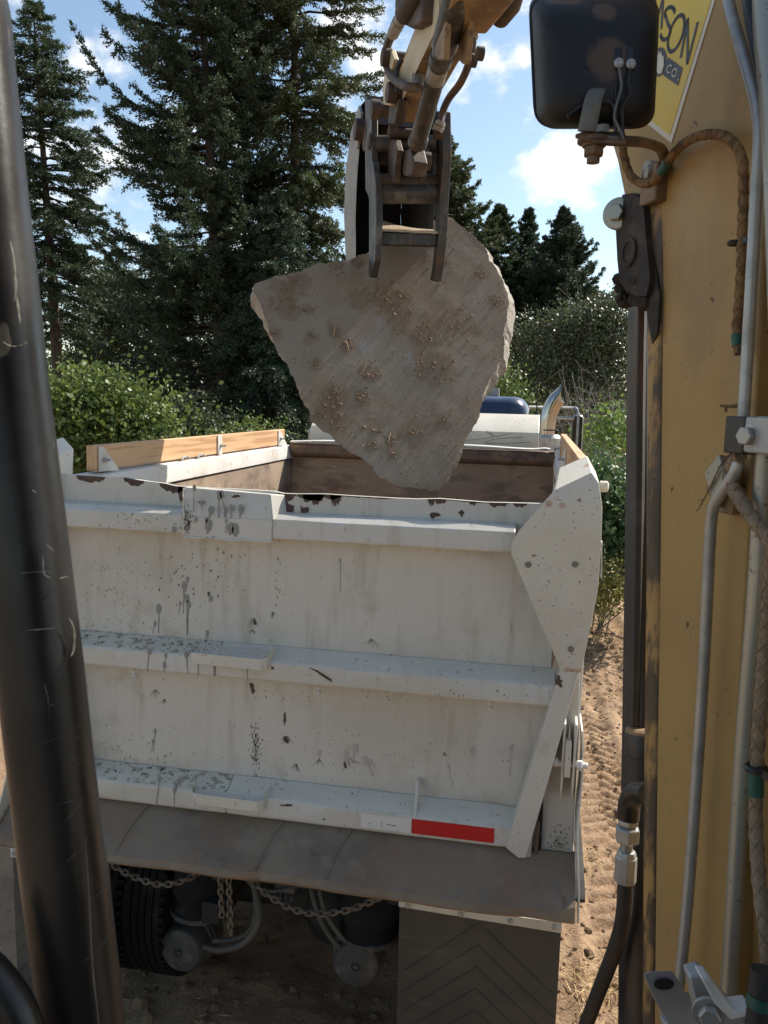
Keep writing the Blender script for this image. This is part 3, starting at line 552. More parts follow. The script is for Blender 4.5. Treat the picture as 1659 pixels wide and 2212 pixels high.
for x_, y_, l_ in ((-1.35, 1.55, .8), (-.9, 3.1, 1.0)):  # tanks, shaft, beams and guards added to block light under the truck
    k = MB(); k.lathe((x_, y_, .78), (1, 0, 0), [(.02, 0), (.12, .03), (.15, .08), (.15, l_ - .08), (.12, l_ - .03), (.02, l_)], 24); k.build('air_tank', dark_fr, truck)
k = MB(); k.tube([(XC, .95, .52), (XC, 2.3, .52), (XC, 4.4, .75)], .07, 16); k.build('drive_shaft', dark_fr, truck)
for x_ in (-1.55, -.42):
    k = MB(); k.box((x_ - .05, .45, .60), (x_ + .05, 2.8, .72)); k.build('trailing_beam', dark_fr, truck, .01)
k = MB(); k.box((-1.9, .25, 1.0), (-.1, .33, 1.12)); k.build('rear_crossmember', dark_fr, truck, .006)
for x_ in (-1.98, -.02):
    k = MB(); k.rings([[np.array([x_ - .33, y, z]), np.array([x_ + .33, y, z]), np.array([x_ + .33, y, z + .015]), np.array([x_ - .33, y, z + .015])] for y, z in [(1.64 + 1.28 * cos(a), 1.05 + .10 * sin(a)) for a in np.linspace(0, pi, 14)]]); k.build('wheel_guard', dark_fr, truck)
k = MB(); k.lathe((.0, 4.2, .75), (0, 1, 0), [(.05, 0), (.28, .02), (.30, .06), (.30, 1.2), (.05, 1.25)], 24); k.build('fuel_tank', chrome, truck)
k = MB(); k.lathe((-1.97, 4.2, .75), (0, 1, 0), [(.05, 0), (.28, .02), (.30, .06), (.30, 1.2), (.05, 1.25)], 24); k.build('fuel_tank', chrome, truck)
# --- beyond the bed: cab shield, cab, stacks, mirrors, antenna
sh = MB(); x0, x1 = -1.962, -.008; sh.loft([np.array([x0, y, z]) for y, z in [(3.70, 2.94), (3.70, 3.088), (3.92, 3.236), (4.0, 3.236), (4.0, 2.94)]], [np.array([x1, y, z]) for y, z in [(3.70, 2.94), (3.70, 3.088), (3.92, 3.236), (4.0, 3.236), (4.0, 2.94)]]); shd = sh.build('cab_shield', white_rust, truck, .006)
sc_ = MB()
for pts in ([(1045, 955), (1075, 948), (1130, 944)], [(1050, 958), (1100, 957), (1165 - 20, 955)], [(1005, 952), (1060, 945), (1098, 938)], [(1050, 930), (1058, 934), (1068, 942)], [(1052, 933), (1062, 940), (1064, 943)]):
    sc_.tube(curve([oy(px, py, 3.699) for px, py in pts], 5), .004, 5, flat=.4)
sc_.build('scratch', rusty, shd)
cab = MB()
def rr(w, h, r, n=6):                         # rounded rectangle outline
    out = []
    for cx, cz, a0 in ((w - r, h - r, 0), (-w + r, h - r, 90), (-w + r, -h + r, 180), (w - r, -h + r, 270)):
        out += [(cx + r * cos(radians(a0 + 90 * k / n)), cz + r * sin(radians(a0 + 90 * k / n))) for k in range(n + 1)]
    return out
ZR = 2.385
for_rings = []
for y, w, h_, dz in ((4.86, .80, .93, 0), (4.9, .84, .97, 0), (4.98, .862, 1.005, 0), (5.6, .87, 1.02, 0), (6.3, .86, 1.0, 0), (6.5, .80, .93, 0)):
    for_rings.append([np.array([XC + a, y, ZR + b + dz]) for a, b in rr(w, h_, .16)])
cab.rings(for_rings); co = cab.build('cab', navy, truck, ang=50)
cw = MB(); cw.prism([(XC + a, 4.856, 2.72 + b) for a, b in rr(.5, .22, .07)], (0, -.006, 0)); cw.build('rear_window', glass_b, co)
hd = MB(); hd.rings([[np.array([XC + a, y, 1.75 + b]) for a, b in rr(w, h_, .14)] for y, w, h_ in ((6.4, .70, .55), (8.2, .60, .48), (8.4, .56, .44))]); hd.build('hood', navy, truck, ang=50)
dm = MB(); q = oy(1098, 864, 5.3); dm.ball((q[0], 5.3, 3.335), (.05, .05, .045), 12); dm.build('roof_beacon', rail_white, co)
hn = MB(); q = oy(1066, 850, 5.4); hn.prism([(q[0] - .06, 5.4, q[2] - .05), (q[0] + .06, 5.4, q[2] - .06), (q[0] + .055, 5.4, q[2] + .055), (q[0] - .02, 5.4, q[2] + .055)], (0, .1, 0)); hn.lathe((q[0] - .06, 5.42, q[2]), (-1, -.3, .1), [(.03, 0), (.05, .04), (.065, .06)], 14); hn.tube([(q[0] - .03, 5.42, q[2] - .02), (q[0] - .06, 5.42, q[2] - .11), (q[0] - .03, 5.42, 3.3)], .014, 8); hn.build('roof_lamp', galv, co, .012)
def stack(s, px):
    q = oy(1187, 920, 4.3); X = (lambda x: x) if s > 0 else mx; x = q[0]
    t = MB(); t.tube([(X(x), 4.35, 1.5), (X(x), 4.35, 2.6), (X(x), 4.35, 3.02)], .085, 24)
    o = t.build('exhaust_stack', chrome, truck)
    e = MB(); cvs = curve([(X(x - .02), 4.35, 3.0), (X(x - .02), 4.35, 3.12), (X(x - .01), 4.35, 3.22), (X(x + .02), 4.35, 3.32), (X(x + .065), 4.35, 3.40)], 5)
    Rr = []
    for q_, (p_, rad) in enumerate(zip(cvs, np.linspace(.070, .080, len(cvs)))):
        t_ = cvs[min(q_ + 1, len(cvs) - 1)] - cvs[max(q_ - 1, 0)]; t_ /= np.linalg.norm(t_); w_ = np.cross(t_, [0, 1, 0])
        Rr.append([p_ + rad * (cos(2 * pi * m / 24) * w_ + sin(2 * pi * m / 24) * np.array([0, 1, 0])) for m in range(24)])
    xe = X(x + .085); last = []
    for p_ in Rr[-2]: last.append(np.array([xe, p_[1], p_[2] + .045 + (xe - p_[0]) * (.4 if s > 0 else -.4)]))
    Rr = Rr[:-1] + [last]; e.rings(Rr, caps=False); e.build('curved_tip', chrome, o)
    d2 = MB(); cc_ = np.mean(last, axis=0); d2.prism([cc_ + (p_ - cc_) * .94 - [.004 * s, 0, 0] for p_ in last], (-.01 * s, 0, 0)); d2.build('tip_shade', dark_fr, o)  # dark disc closes the tip, the shade inside put into its colour
    c = MB(); c.lathe((X(x), 4.35, 2.86), (0, 0, 1), [(.09, -.3), (.115, -.3), (.115, .17), (.09, .20), (.075, .2)], 28); co2 = c.build('heat_shield', galv, o)
    k = MB()
    for j in range(18):
        a = 2 * pi * j / 18
        for z in (2.93, 2.80): k.lathe((X(x) + .115 * cos(a), 4.35 + .115 * sin(a), z), (cos(a), sin(a), 0), [(.011, -.002), (.011, .0015)], 10)
    merge(co2, k, dark_fr)
    b = MB(); b.tube([(X(x) + .08 * cos(a), 4.35 + .08 * sin(a), 3.10) for a in np.linspace(0, 2 * pi, 24)], .006, 6); b.tube([(X(x) + .05, 4.28, 3.10), (X(x) + .1, 4.2, 3.09)], .006, 6); b.build('clamp', dark_fr, o)
stack(1, 1187); stack(-1, 660)
mr_ = MB(); Ym = 6.6; q = oy(1246, 948, Ym); hw, hh = abs(oy(1258, 948, Ym)[0] - q[0]), .33
mir = MB(); mir.rings([[np.array([q[0] + a, y, q[2] - .05 + b]) for a, b in rr(w, h_, .04)] for y, w, h_ in ((Ym, hw * .9, hh * .96), (Ym + .02, hw, hh), (Ym + .07, hw, hh), (Ym + .1, hw * .8, hh * .9))]); mo = mir.build('mirror', galv, truck, ang=45)
mg = MB(); mg.prism([(q[0] + a, Ym - .002, q[2] - .05 + b) for a, b in rr(hw * .9, hh * .94, .035)], (0, -.004, 0)); mg.build('mirror_glass', glass_b, mo)
mb_ = MB(); mb_.box((q[0] - .012, Ym - .012, q[2] - .36), (q[0] + .016, Ym - .006, q[2] + .28)); mb_.build('mirror_brace', galv, mo)
ma = MB(); ma.tube(curve([(q[0], Ym + .05, q[2] + .26), (q[0] - .02, Ym + .05, q[2] + .34), (q[0] - .1, Ym + .05, q[2] + .355), (XC + .8, Ym - .3, q[2] + .35)]), .018, 8); ma.build('mirror_arm', galv, mo); ma = MB(); ma.tube([(q[0], Ym + .05, q[2] - .36), (XC + .8, Ym - .3, q[2] - .4)], .018, 8); ma.build('mirror_arm', galv, mo)
an = MB(); a = oy(1159, 893, 4.9); b = oy(1166, 676, 4.9); an.tube([a - [0, 0, .25], a, (a + b) / 2 + [.004, 0, 0], b], [.008, .008, .005, .003], 6); an.lathe(a - [0, 0, .03], (0, 0, 1), [(.03, 0), (.03, .02), (.012, .05)], 10); an.build('whip_antenna', dark_fr, truck)
rl = MB(); rl.tube([oy(1140, 899, 4.6), oy(1240, 904, 4.6)], .016, 10); rl.tube([oy(1165, 902, 4.6), oy(1166, 970, 4.6)], .012, 8); rl.build('rear_rail', chrome, truck)

# ================================================================== safety chains under the apron
def chain(pts, label, grp, link=.036, wire=.0055):
    P = np.array(curve(pts, 24)); L = np.r_[0, np.cumsum(np.linalg.norm(np.diff(P, axis=0), axis=1))]; step = link * .72; c = MB(); n = int(L[-1] / step)
    for k in range(n):
        s = (k + .5) * step; p = np.array([np.interp(s, L, P[:, i]) for i in range(3)]); q = np.array([np.interp(s + .004, L, P[:, i]) for i in range(3)]); t = q - p; t /= np.linalg.norm(t)
        u = np.cross(t, [0, 1, 0]); u = u / np.linalg.norm(u); v = np.cross(t, u); a = radians(45 if k % 2 else -45) + .2 * sin(k * 1.7); w = u * cos(a) + v * sin(a)
        ring = []; hl = link / 2 - wire * .4; hw = link * .27
        for j in range(14):
            b = 2 * pi * j / 14; x = cos(b); y = sin(b); ring.append(p + t * (np.sign(x) * (hl - hw) + hw * x) + w * hw * y)
        R = []
        nn = np.cross(t, w)
        for j in range(14):
            d = ring[(j + 1) % 14] - ring[j - 1]; d /= np.linalg.norm(d); o_ = np.cross(d, nn); R.append([ring[j] + wire * (cos(2 * pi * m / 6) * o_ + sin(2 * pi * m / 6) * nn) for m in range(6)])
        vs = [x for r in R for x in r]; fs = [(j * 6 + m, j * 6 + (m + 1) % 6, ((j + 1) % 14) * 6 + (m + 1) % 6, ((j + 1) % 14) * 6 + m) for j in range(14) for m in range(6)]
        c.add(vs, fs)
    return tag(c.build('chain', chain_m, None, ang=60), label, 'chain', grp)
yc = -.17
chain([oy(228, 1852, yc), oy(262, 1880, yc - .02), oy(310, 1902, yc - .03), oy(352, 1911, yc - .03), oy(395, 1903, yc - .02), oy(425, 1888, yc), oy(450, 1868, yc)], 'short rusty chain hanging in a shallow loop under the left half of the apron', 'chains hanging under the apron')
chain([oy(505, 1875, yc), oy(545, 1905, yc - .02), oy(590, 1941, yc - .03), oy(640, 1966, yc - .03), oy(690, 1974, yc - .03), oy(750, 1966, yc - .02), oy(800, 1948, yc), oy(835, 1930, yc)], 'longer rusty chain hanging in a wide loop beside the right mud flap', 'chains hanging under the apron')
chain([oy(476, 1870, yc - .02), oy(477, 1920, yc - .02), oy(480, 1982, yc - .02)], 'shorter of two straight chain ends hanging between the chain loops', 'chains hanging under the apron')
chain([oy(493, 1870, yc - .02), oy(495, 1930, yc - .02), oy(498, 2018, yc - .02)], 'longer of two straight chain ends hanging between the chain loops', 'chains hanging under the apron')
#==PART3==
# ================================================================== EXCAVATOR (seen from its own cab)
yel = MAT('excavator_yellow', (.35, .225, .08), .5, spec=.3, layers=[((.285, .178, .070), 2.2, .42, .66, .7), ((.25, .165, .08), (5, 5, 2), .54, .72, .6), ((.38, .27, .13), (17, 17, 3.0), .58, .74, .5), ((.05, .03, .018), 34, .70, .73, .85, 3), ((.14, .09, .045), 70, .69, .73, .7, 2), ((.36, .26, .14), 3.2, .62, .8, .4)], bump=[(1.3, .004), (70, .0003)])
yel_grease = MAT('greasy_yellow', (.36, .21, .065), .55, layers=[((.055, .038, .025), (13, 13, 4.5), .44, .54, .95, 5), ((.10, .07, .045), (30, 30, 14), .52, .64, .7)], bump=[(50, .001)])
yel_dust = MAT('dusty_worn_yellow', (.27, .175, .085), .6, layers=[((.12, .075, .045), 6, .46, .62, .8), ((.36, .28, .18), 8, .6, .74, .6), ((.07, .05, .04), 16, .58, .68, .7)], bump=[(40, .001)])
pale_y = MAT('pale_stick_paint', (.52, .43, .28), .6, layers=[((.62, .55, .40), 9, .45, .62, .7), ((.22, .14, .08), (16, 16, 5), .60, .70, .8), ((.1, .07, .05), 24, .68, .74, .8)], bump=[(40, .001)])  # paler than the stick's main colour, for its left face and a link
brown_m = MAT('rusty_pin_steel', (.055, .035, .024), .68, layers=[((.13, .08, .05), 9, .48, .64, .8), ((.035, .028, .024), 17, .55, .68, .7)], bump=[(35, .0015)])
steel_d = MAT('worn_thumb_steel', (.052, .048, .043), .5, .35, layers=[((.15, .135, .115), (12, 12, 6), .48, .64, .7), ((.11, .07, .045), 8, .54, .68, .7), ((.035, .033, .03), 20, .58, .68, .7)], bump=[(40, .0012)])
steel_p = MAT('pale_scuffed_steel', (.27, .25, .22), .5, .2, layers=[((.14, .12, .10), 8, .48, .64, .7), ((.4, .36, .3), 18, .6, .7, .5)], bump=[(30, .0015)])
wornlit = MAT('lit_ledge_steel', (.42, .33, .22), .45, .2, layers=[((.30, .22, .14), 12, .5, .66, .7)], bump=[(30, .001)])  # thumb ledge's sunlit look put into a lighter tan
grease = MAT('caked_grease', (.022, .017, .013), .8, layers=[((.06, .044, .03), 22, .5, .64, .8)], bump=[(70, .003), (22, .006)])
blk_steel = MAT('black_greasy_steel', (.020, .021, .023), .45, layers=[((.07, .042, .026), (9, 9, 2.5), .47, .6, .85), ((.045, .045, .048), 12, .55, .68, .6)], bump=[(60, .001)])
pillar_m = MAT('scuffed_black_pillar', (.014, .014, .0145), .36, layers=[((.075, .07, .06), (9, 9, 3), .56, .72, .8), ((.16, .145, .12), (26, 26, 9), .665, .70, .8, 3), ((.045, .04, .034), 4, .45, .65, .6), ((.035, .028, .02), (20, 20, .8), .6, .7, .6)], bump=[(30, .0006)], spec=.3)
strip_m = MAT('yellow_brown_strip', (.14, .10, .045), .4, layers=[((.05, .038, .02), (12, 12, 3), .5, .65, .7)])  # yellow-brown with darker patches, for narrow strips along the pillar
braid = MAT('braided_sleeve', (.21, .125, .05), .85, layers=[((.10, .06, .03), (60, 60, 60), .48, .58, .8), ((.05, .035, .025), (30, 30, 30), .66, .70, .9)], bump=[(90, .001)])
braid_p = MAT('pale_braided_sleeve', (.235, .17, .105), .85, layers=[((.17, .125, .085), (60, 60, 60), .48, .58, .8), ((.05, .04, .03), (40, 40, 40), .70, .73, .9)], bump=[(90, .001)])
green_t = MAT('green_tape', (.012, .075, .055), .5)
sign_y = MAT('yellow_sign', (.62, .44, .035), .45, layers=[((.5, .34, .05), 5, .5, .7, .6), ((.3, .22, .08), 30, .68, .74, .6)])
sign_w = MAT('white_sign_border', (.62, .58, .50), .5)
sign_n = MAT('navy_sign_lettering', (.030, .034, .052), .5)
mud_m = MAT('dried_mud', (.17, .105, .06), .85)

exc = thing('excavator', CAM * [1, 1, 0] + ER * .6 - EF * .4, 'yellow excavator arm, bucket and mirror-side boom seen from inside its own cab', 'excavator')
exc['label'] = 'yellow excavator seen from its cab, its boom at right and its thumb gripping the slab'
def erp(pts, r): return [er(px, py, r) for px, py in pts]
R0 = .95
# --- boom: a thick plate box with a curved front edge, its flange, and a stepped rear plate
boom = MB()
outl = [(1150, -60), (1210, 60), (1262, 180), (1300, 258), (1322, 310), (1334, 350), (1344, 400), (1352, 440), (1372, 520), (1393, 620), (1402, 680), (1403, 900), (1399, 1300), (1395, 1700), (1392, 2280), (1385, 3200),
        (1500, 3200), (1570, 2280), (1582, 1725), (1598, 1450), (1612, 1194), (1636, 800), (1655, 400), (1662, 100), (1700, -500), (1640, -1000), (1300, -1100), (1080, -700), (1040, -300)]
boom.prism(erp(outl, R0), ER * .42); bo = boom.build('boom', yel, exc, .004)
fl_ = MB(); fo_ = [(1403, 690), (1404, 900), (1400, 1300), (1396, 1700), (1393, 2280), (1386, 3200), (1404, 3200), (1412, 2280), (1417, 1700), (1423, 1300), (1427, 900), (1426, 640), (1412, 560), (1398, 500), (1388, 470), (1390, 560)]
FI = [(1425, 430), (1431, 500), (1433, 640), (1430, 900), (1426, 1300), (1420, 1700), (1414, 2280), (1407, 3200)]; FO = [(1362, 430), (1385, 500), (1399, 640), (1404, 900), (1400, 1300), (1396, 1700), (1393, 2280), (1386, 3200)]
A_ = curve(erp(FI, R0), 6); B_ = curve(erp(FO, R0), 6)
rings = []
for a, b in zip(A_, B_):
    d = b - a; rings.append([a, a - ER * .004 + d * .1, a - ER * .009 + d * .3, a - ER * .009 + d * .8, a - ER * .003 + d * 1.0, b + ER * .02, a + ER * .02])
fl_.rings(rings); fl_.build('front_flange', yel_grease, bo, ang=60)
rp = MB(); ro = [(1585, 2280), (1597, 1725), (1627, 1194), (1652, 800), (1672, 400), (1704, -500), (2300, -500), (2300, 2280)]
rp.prism(erp(ro, R0 + .05), ER * .25); rp.build('rear_plate', yel, bo, .004)
gr_ = MB(); gro = [(1570, 2280), (1582, 1725), (1598, 1450), (1612, 1194), (1636, 800), (1655, 400), (1662, 100), (1690, 100), (1672, 400), (1654, 800), (1628, 1194), (1612, 1450), (1598, 1725), (1586, 2280)]
gr_.prism(erp(gro, R0 + .12), ER * .02); gr_.build('groove_shade', dark_fr, bo)  # dark sheet in the groove, the plate side's shade put in as colour
# weld lip across the plate at the bend
# sign on the boom
def onboom(px, py, lift=.002): return er(px, py, R0 - lift)
sg = MB(); sg.prism([onboom(px, py, .0022) for px, py in [(1548, -14), (1450, 309), (1330, 213), (1380, -90), (1460, -60)]], ER * .0016); sgo = sg.build('sign', sign_w, bo, smooth=False)
sy = MB(); sy.prism([onboom(px, py, .0034) for px, py in [(1538, -6), (1446, 292), (1336, 205), (1384, -80), (1460, -50)]], ER * .001); sy.build('sign_face', sign_y, sgo, smooth=False)
PX0 = onboom(1440, 110)
def quadmap(p00, p10, p01, p11):              # box on the plate from four sighted corners (left-bottom, right-bottom, left-top, right-top)
    a, b, c, d = [onboom(*p, .0046) for p in (p00, p10, p01, p11)]
    return lambda u, v: a * (1 - u) * (1 - v) + b * u * (1 - v) + c * (1 - u) * v + d * u * v
def letter(ch, corners, mat_, depth=.0012, nm='lettering'):
    cu = bpy.data.curves.new('tmp', 'FONT'); cu.body = ch; cu.fill_mode = 'FRONT'; cu.resolution_u = 6; cu.dimensions = '2D'
    o = bpy.data.objects.new('tmp', cu); COL.objects.link(o); dg = bpy.context.evaluated_depsgraph_get(); dg.update(); me = bpy.data.meshes.new_from_object(o.evaluated_get(dg))
    V = np.array([v.co[:] for v in me.vertices]); P = [tuple(p.vertices) for p in me.polygons]; bpy.data.objects.remove(o); bpy.data.curves.remove(cu)
    lo, hi = V.min(0), V.max(0); q = quadmap(*corners); m = MB(); pts = [q((x - lo[0]) / (hi[0] - lo[0]), (y - lo[1]) / (hi[1] - lo[1])) for x, y, z in V]
    m.add(pts, P); return m
def stroke(pts, w, mat_, nm, parent, lift=.0046):
    m = MB(); P = [onboom(px, py, lift) for px, py in pts]; up = np.array([0, 0, 1.0])
    for a, b in zip(P[:-1], P[1:]):
        t = b - a; t /= np.linalg.norm(t); n = np.cross(ER, t) * w; a2 = a - t * w * .6; b2 = b + t * w * .6; m.prism([a2 - n, b2 - n, b2 + n, a2 + n], ER * .0008)
    return m
def arc(cx, cy, rx, ry, rot, a0, a1, n=20):
    out = []
    for k in range(n + 1):
        a = radians(a0 + (a1 - a0) * k / n); x, y = rx * cos(a), ry * sin(a); c, s = cos(rot), sin(rot); out.append((cx + x * c - y * s, cy + x * s + y * c))
    return out
LW = .0033
for pts in [arc(1376, -12, 13, 26, .22, 0, 360),                                                          # O
            [(1402, 40), (1412, -20), (1418, 44), (1432, -6), (1428, 60)],                                  # M
            arc(1446, 28, 10, 13, .3, -20, -235, 14) + [(1443, 54)] + arc(1437, 70, 10, 16, .3, -60, 150, 12),    # S
            arc(1460, 72, 14, 41, .3, 0, 360, 28),                                                         # O
            [(1470, 122), (1485, 42), (1484, 136), (1506, 50)]]:                                           # N
    stroke(pts, LW, sign_n, 'letter', sgo).build('letter', sign_n, sgo, smooth=False)
bx_ = MB(); bx_.prism([onboom(px, py, .0046) for px, py in [(1443, 124), (1474, 147), (1464, 185), (1432, 162)]], ER * .0008); bxo = bx_.build('sign_box', sign_n, sgo, smooth=False)
for pts in [arc(1446, 149, 5, 8.5, .3, -60, -300, 12), arc(1456.5, 157, 5, 8.5, .3, 0, 360, 16), [(1465, 171), (1465.6, 172.5)]]:
    stroke(pts, .0013, sign_w, 'small_letter', sgo, .0058).build('small_letter', sign_w, bxo, smooth=False)
dk = MB(); dk.prism([onboom(px, py, .0042) for px, py in arc(1424, 134, 16, 32, .12, 0, 360, 24)[:-1]], ER * .0006); dko = dk.build('sign_disc', sign_n, sgo, smooth=False)
hd_ = MB(); hd_.prism([onboom(px, py, .0054) for px, py in [(1417, 150), (1416, 132), (1421, 118), (1423, 108), (1425, 118), (1428, 110), (1430, 122), (1433, 120), (1434, 140), (1429, 158), (1422, 160)]], ER * .0006); hd_.build('sign_hand', sign_w, dko, smooth=False)
# cover plate with bolt at the boom's front edge, and the rail, barrel, elbow and hose below it
cp = MB(); cpo = [(1345, 420), (1365, 417), (1380, 425), (1390, 450), (1396, 520), (1404, 600), (1396, 640), (1375, 640), (1352, 628), (1338, 610), (1333, 560), (1330, 500), (1332, 450)]
cp.prism(erp(cpo, R0 - .025), ER * .05); cpo_ = cp.build('pin_cover', grease, bo, .008)
w_ = MB(); c_ = er(1336, 462, R0 - .027); w_.lathe(c_, -ER - EF * .9, [(.030, -.02), (.0315, .004), (.029, .007), (.018, .008)], 26); wo_ = w_.build('pin_washer', galv_green, cpo_)
w_ = MB(); hexnut(w_, c_ + (-ER - EF * .9) / 1.345 * .009, -ER - EF * .9, .017, .012); w_.build('bolt_head', galv_green, wo_)
w_ = MB(); w_.lathe(er(1360, 545, R0 - .026), -ER, [(.028, 0), (.028, .004), (.020, .005), (.018, .002)], 24); w_.build('pin_end', grease, cpo_)
g = random.Random(5)
for k in range(16):
    p = er(g.uniform(1340, 1398), g.uniform(600, 660), R0 - .02 + g.uniform(0, .03)); gl = MB(); gl.ball(p, (g.uniform(.006, .02), g.uniform(.006, .02), g.uniform(.006, .016)), 7); merge(cpo_, gl, grease)
gr2 = MB(); gs = [(1395, 520), (1412, 560), (1424, 640), (1420, 720), (1408, 745), (1398, 690), (1388, 620)]; gr2.prism(erp(gs, R0 - .0125), ER * .004); gr2.build('grease_smear', grease, bo, .003)
rw = MB(); RL = curve(erp([(1357, 610), (1353, 800), (1350, 1100), (1344, 1500), (1340, 1750), (1336, 2000), (1334, 2280), (1330, 3200)], R0 + .06), 4)
wid = [.017] * len(RL); rings = []
for p in RL: rings.append([p, p + EF * -.006 + ER * .0, p - EF * .045, p - EF * .050 + ER * .012, p - EF * .03 + ER * .03, p + ER * .03])
rw.rings(rings); rw.build('cylinder_guard', blk_steel, exc, .002, ang=40)
bk_ = MB(); bk_.prism(erp([(1370, 600), (1410, 640), (1412, 2280), (1405, 3200), (1355, 3200), (1352, 2280), (1362, 1500)], R0 + .14), ER * .03); bk_.build('inner_plate', blk_steel, exc)
cyl = MB(); a = er(1388, 1585, R0 + .085); b_ = er(1385, 2350, R0 + .085); d_ = (b_ - a); L_ = np.linalg.norm(d_)
cyl.lathe(a, d_, [(.02, -.012), (.033, -.008), (.0365, .0), (.0365, .044), (.034, .047), (.034, L_), (.02, L_)], 28); cyo = cyl.build('boom_cylinder', blk_steel, exc)
rod = MB(); rod.tube([er(1385, 640, R0 + .10), er(1388, 1590, R0 + .09)], .014, 16); rod.build('cylinder_rod', black_pl, cyo)
cc = MB(); cc.lathe(a - d_ / L_ * .0135, d_, [(.030, 0), (.0352, .004), (.0352, .010), (.030, .012)], 28); cc.build('barrel_cap', yel_dust, cyo)
el = MB(); EP = curve([er(1398, 1715, R0 + .02), er(1378, 1713, R0 + .015), er(1362, 1728, R0 + .012), er(1358, 1752, R0 + .012), er(1357, 1768, R0 + .012)], 5); el.tube(EP, [.021] * 6 + [.0225] * (len(EP) - 6), 20); elo = el.build('elbow_fitting', black_pl, cyo)
nt_ = MB(); ax = er(1352, 1870, R0 + .012) - er(1357, 1768, R0 + .012); ax /= np.linalg.norm(ax); o_ = er(1357, 1766, R0 + .012)
nt_.lathe(o_, ax, [(.020, 0), (.022, .003), (.022, .013), (.019, .015), (.018, .018)], 6); nt_.lathe(o_ + ax * .018, ax, [(.021, 0), (.0255, .004), (.0255, .030), (.021, .034)], 6)
nt_.lathe(o_ + ax * .052, ax, [(.0125, 0), (.0125, .022)], 16); nt_.lathe(o_ + ax * .070, ax, [(.017, 0), (.020, .006), (.0205, .012), (.0225, .014), (.0225, .066), (.019, .068)], 8); nt_.build('hose_coupling', galv, cyo, .001)
ho = MB(); e_ = o_ + ax * .130; HP = curve([e_, er(1350, 1940, R0 + .012), er(1343, 2000, R0 + .012), er(1325, 2060, R0 + .012), er(1302, 2120, R0 + .012), er(1275, 2190, R0 + .012), er(1240, 2290, R0 + .012), er(1180, 2500, R0 + .03)], 6); ho.tube(HP, .016, 18); ho.build('hydraulic_hose', black_rub, cyo)
# bent zinc pipes along the boom
def pipe(pts, r, m, nm, n=16): 
    t = MB(); t.tube(curve(pts, 6), r, n); return t.build(nm, m, exc)
pipe([er(1568, -120, R0 - .03), er(1572, -10, R0 - .03), er(1600, 100, R0 - .032), er(1628, 200, R0 - .035), er(1636, 240, R0 - .036), er(1640, 300, R0 - .038), er(1632, 450, R0 - .038), er(1618, 700, R0 - .038), (er(1606, 900, R0 - .04)), er(1598, 975, R0 - .045), er(1588, 1020, R0 - .05), er(1562, 1060, R0 - .052), er(1546, 1085, R0 - .052), er(1538, 1115, R0 - .05), er(1532, 1200, R0 - .045), er(1520, 1450, R0 - .04), er(1497, 1800, R0 - .04), er(1480, 2010, R0 - .045), er(1463, 2165, R0 - .05)], .0092, galv, 'thin_pipe')
pipe([er(1655, 900, R0 - .02), er(1650, 1000, R0 - .02), er(1632, 1300, R0 - .02), er(1608, 1600, R0 - .02), er(1590, 1900, R0 - .02), er(1575, 2140, R0 - .02), er(1560, 2400, R0 - .02)], .0135, galv_green, 'thick_pipe')
pipe([er(1652, -140, R0 - .06), er(1656, 60, R0 - .06), er(1672, 250, R0 - .06), er(1690, 700, R0 - .06)], .018, galv_green, 'upper_pipe')
pipe([er(1613, -140, R0 - .03), er(1625, 30, R0 - .03), er(1660, 210, R0 - .03)], .012, black_pl, 'dark_pipe')
# pipe clamps
cb = MB(); p = er(1600, 940, R0 - .05); cb.obox(p, EF * .024, ER * .012, np.array([0, 0, .028])); cbo = cb.build('pipe_clamp', black_pl, exc, .003)
cb = MB(); p2 = er(1632, 940, R0 - .058); cb.obox(p2, EF * .04, ER * .003, np.array([0, 0, .026])); cb.obox(p2 - EF * .03 + ER * .02, EF * .02, ER * .012, np.array([0, 0, .026])); cb.build('clamp_plate', galv_l, cbo, .003)
cb = MB(); p3 = er(1618, 942, R0 - .062); cb.lathe(p3, -ER, [(.018, -.004), (.018, .0), (.010, .001)], 20); hexnut(cb, p3, -ER - EF * .25, .0145, .013); cb.build('clamp_bolt', galv, cbo, .001)
cb = MB(); cb.obox(er(1565, 1040, R0 - .022), (EF * .022 + np.array([0, 0, .012])), ER * .012, np.array([0, 0, .03]) - EF * .012); cb.obox(er(1580, 1085, R0 - .012), EF * .022, ER * .014, np.array([0, 0, .018])); cb.build('standoff', yel_dust, exc, .003)
cb = MB(); cb.obox(er(1552, 1030, R0 - .04), EF * .014 + np.array([0, 0, .02]), ER * .006, np.array([0, 0, .016]) - EF * .018); cb.build('pipe_saddle', galv_green, exc, .002)
# lower clamp and bracket
br = MB(); pl_ = [(1388, 2105), (1402, 2098), (1450, 2096), (1478, 2140), (1520, 2175), (1560, 2180), (1600, 2230), (1540, 2330), (1460, 2240), (1415, 2165)]
P3 = [od(px, py, 1.24) for px, py in pl_]; br.prism(P3, np.array([.004, .006, -.006])); bro = br.build('bracket_plate', galv_l, exc, .002)
ho_ = MB(); c_ = od(1434, 2126, 1.235); ho_.prism([od(1434 + 18 * cos(a) * 1.2, 2126 + 13 * sin(a), 1.236) for a in np.linspace(0, 2 * pi, 20, endpoint=False)], np.array([.0005, .0008, -.0006])); ho_.build('hole_shade', dark_fr, bro)  # dark disc on the plate instead of a hole and its shade
hx = MB(); c_ = er(1462, 2185, R0 - .055); hexnut(hx, c_ - [0, 0, .012], (0, 0, 1), .021, .017); hx.lathe(c_ - [0, 0, .02], (0, 0, 1), [(.026, 0), (.026, .008), (.02, .009)], 20); hx.build('pipe_nut', galv_l, bro, .001)
ub = MB()
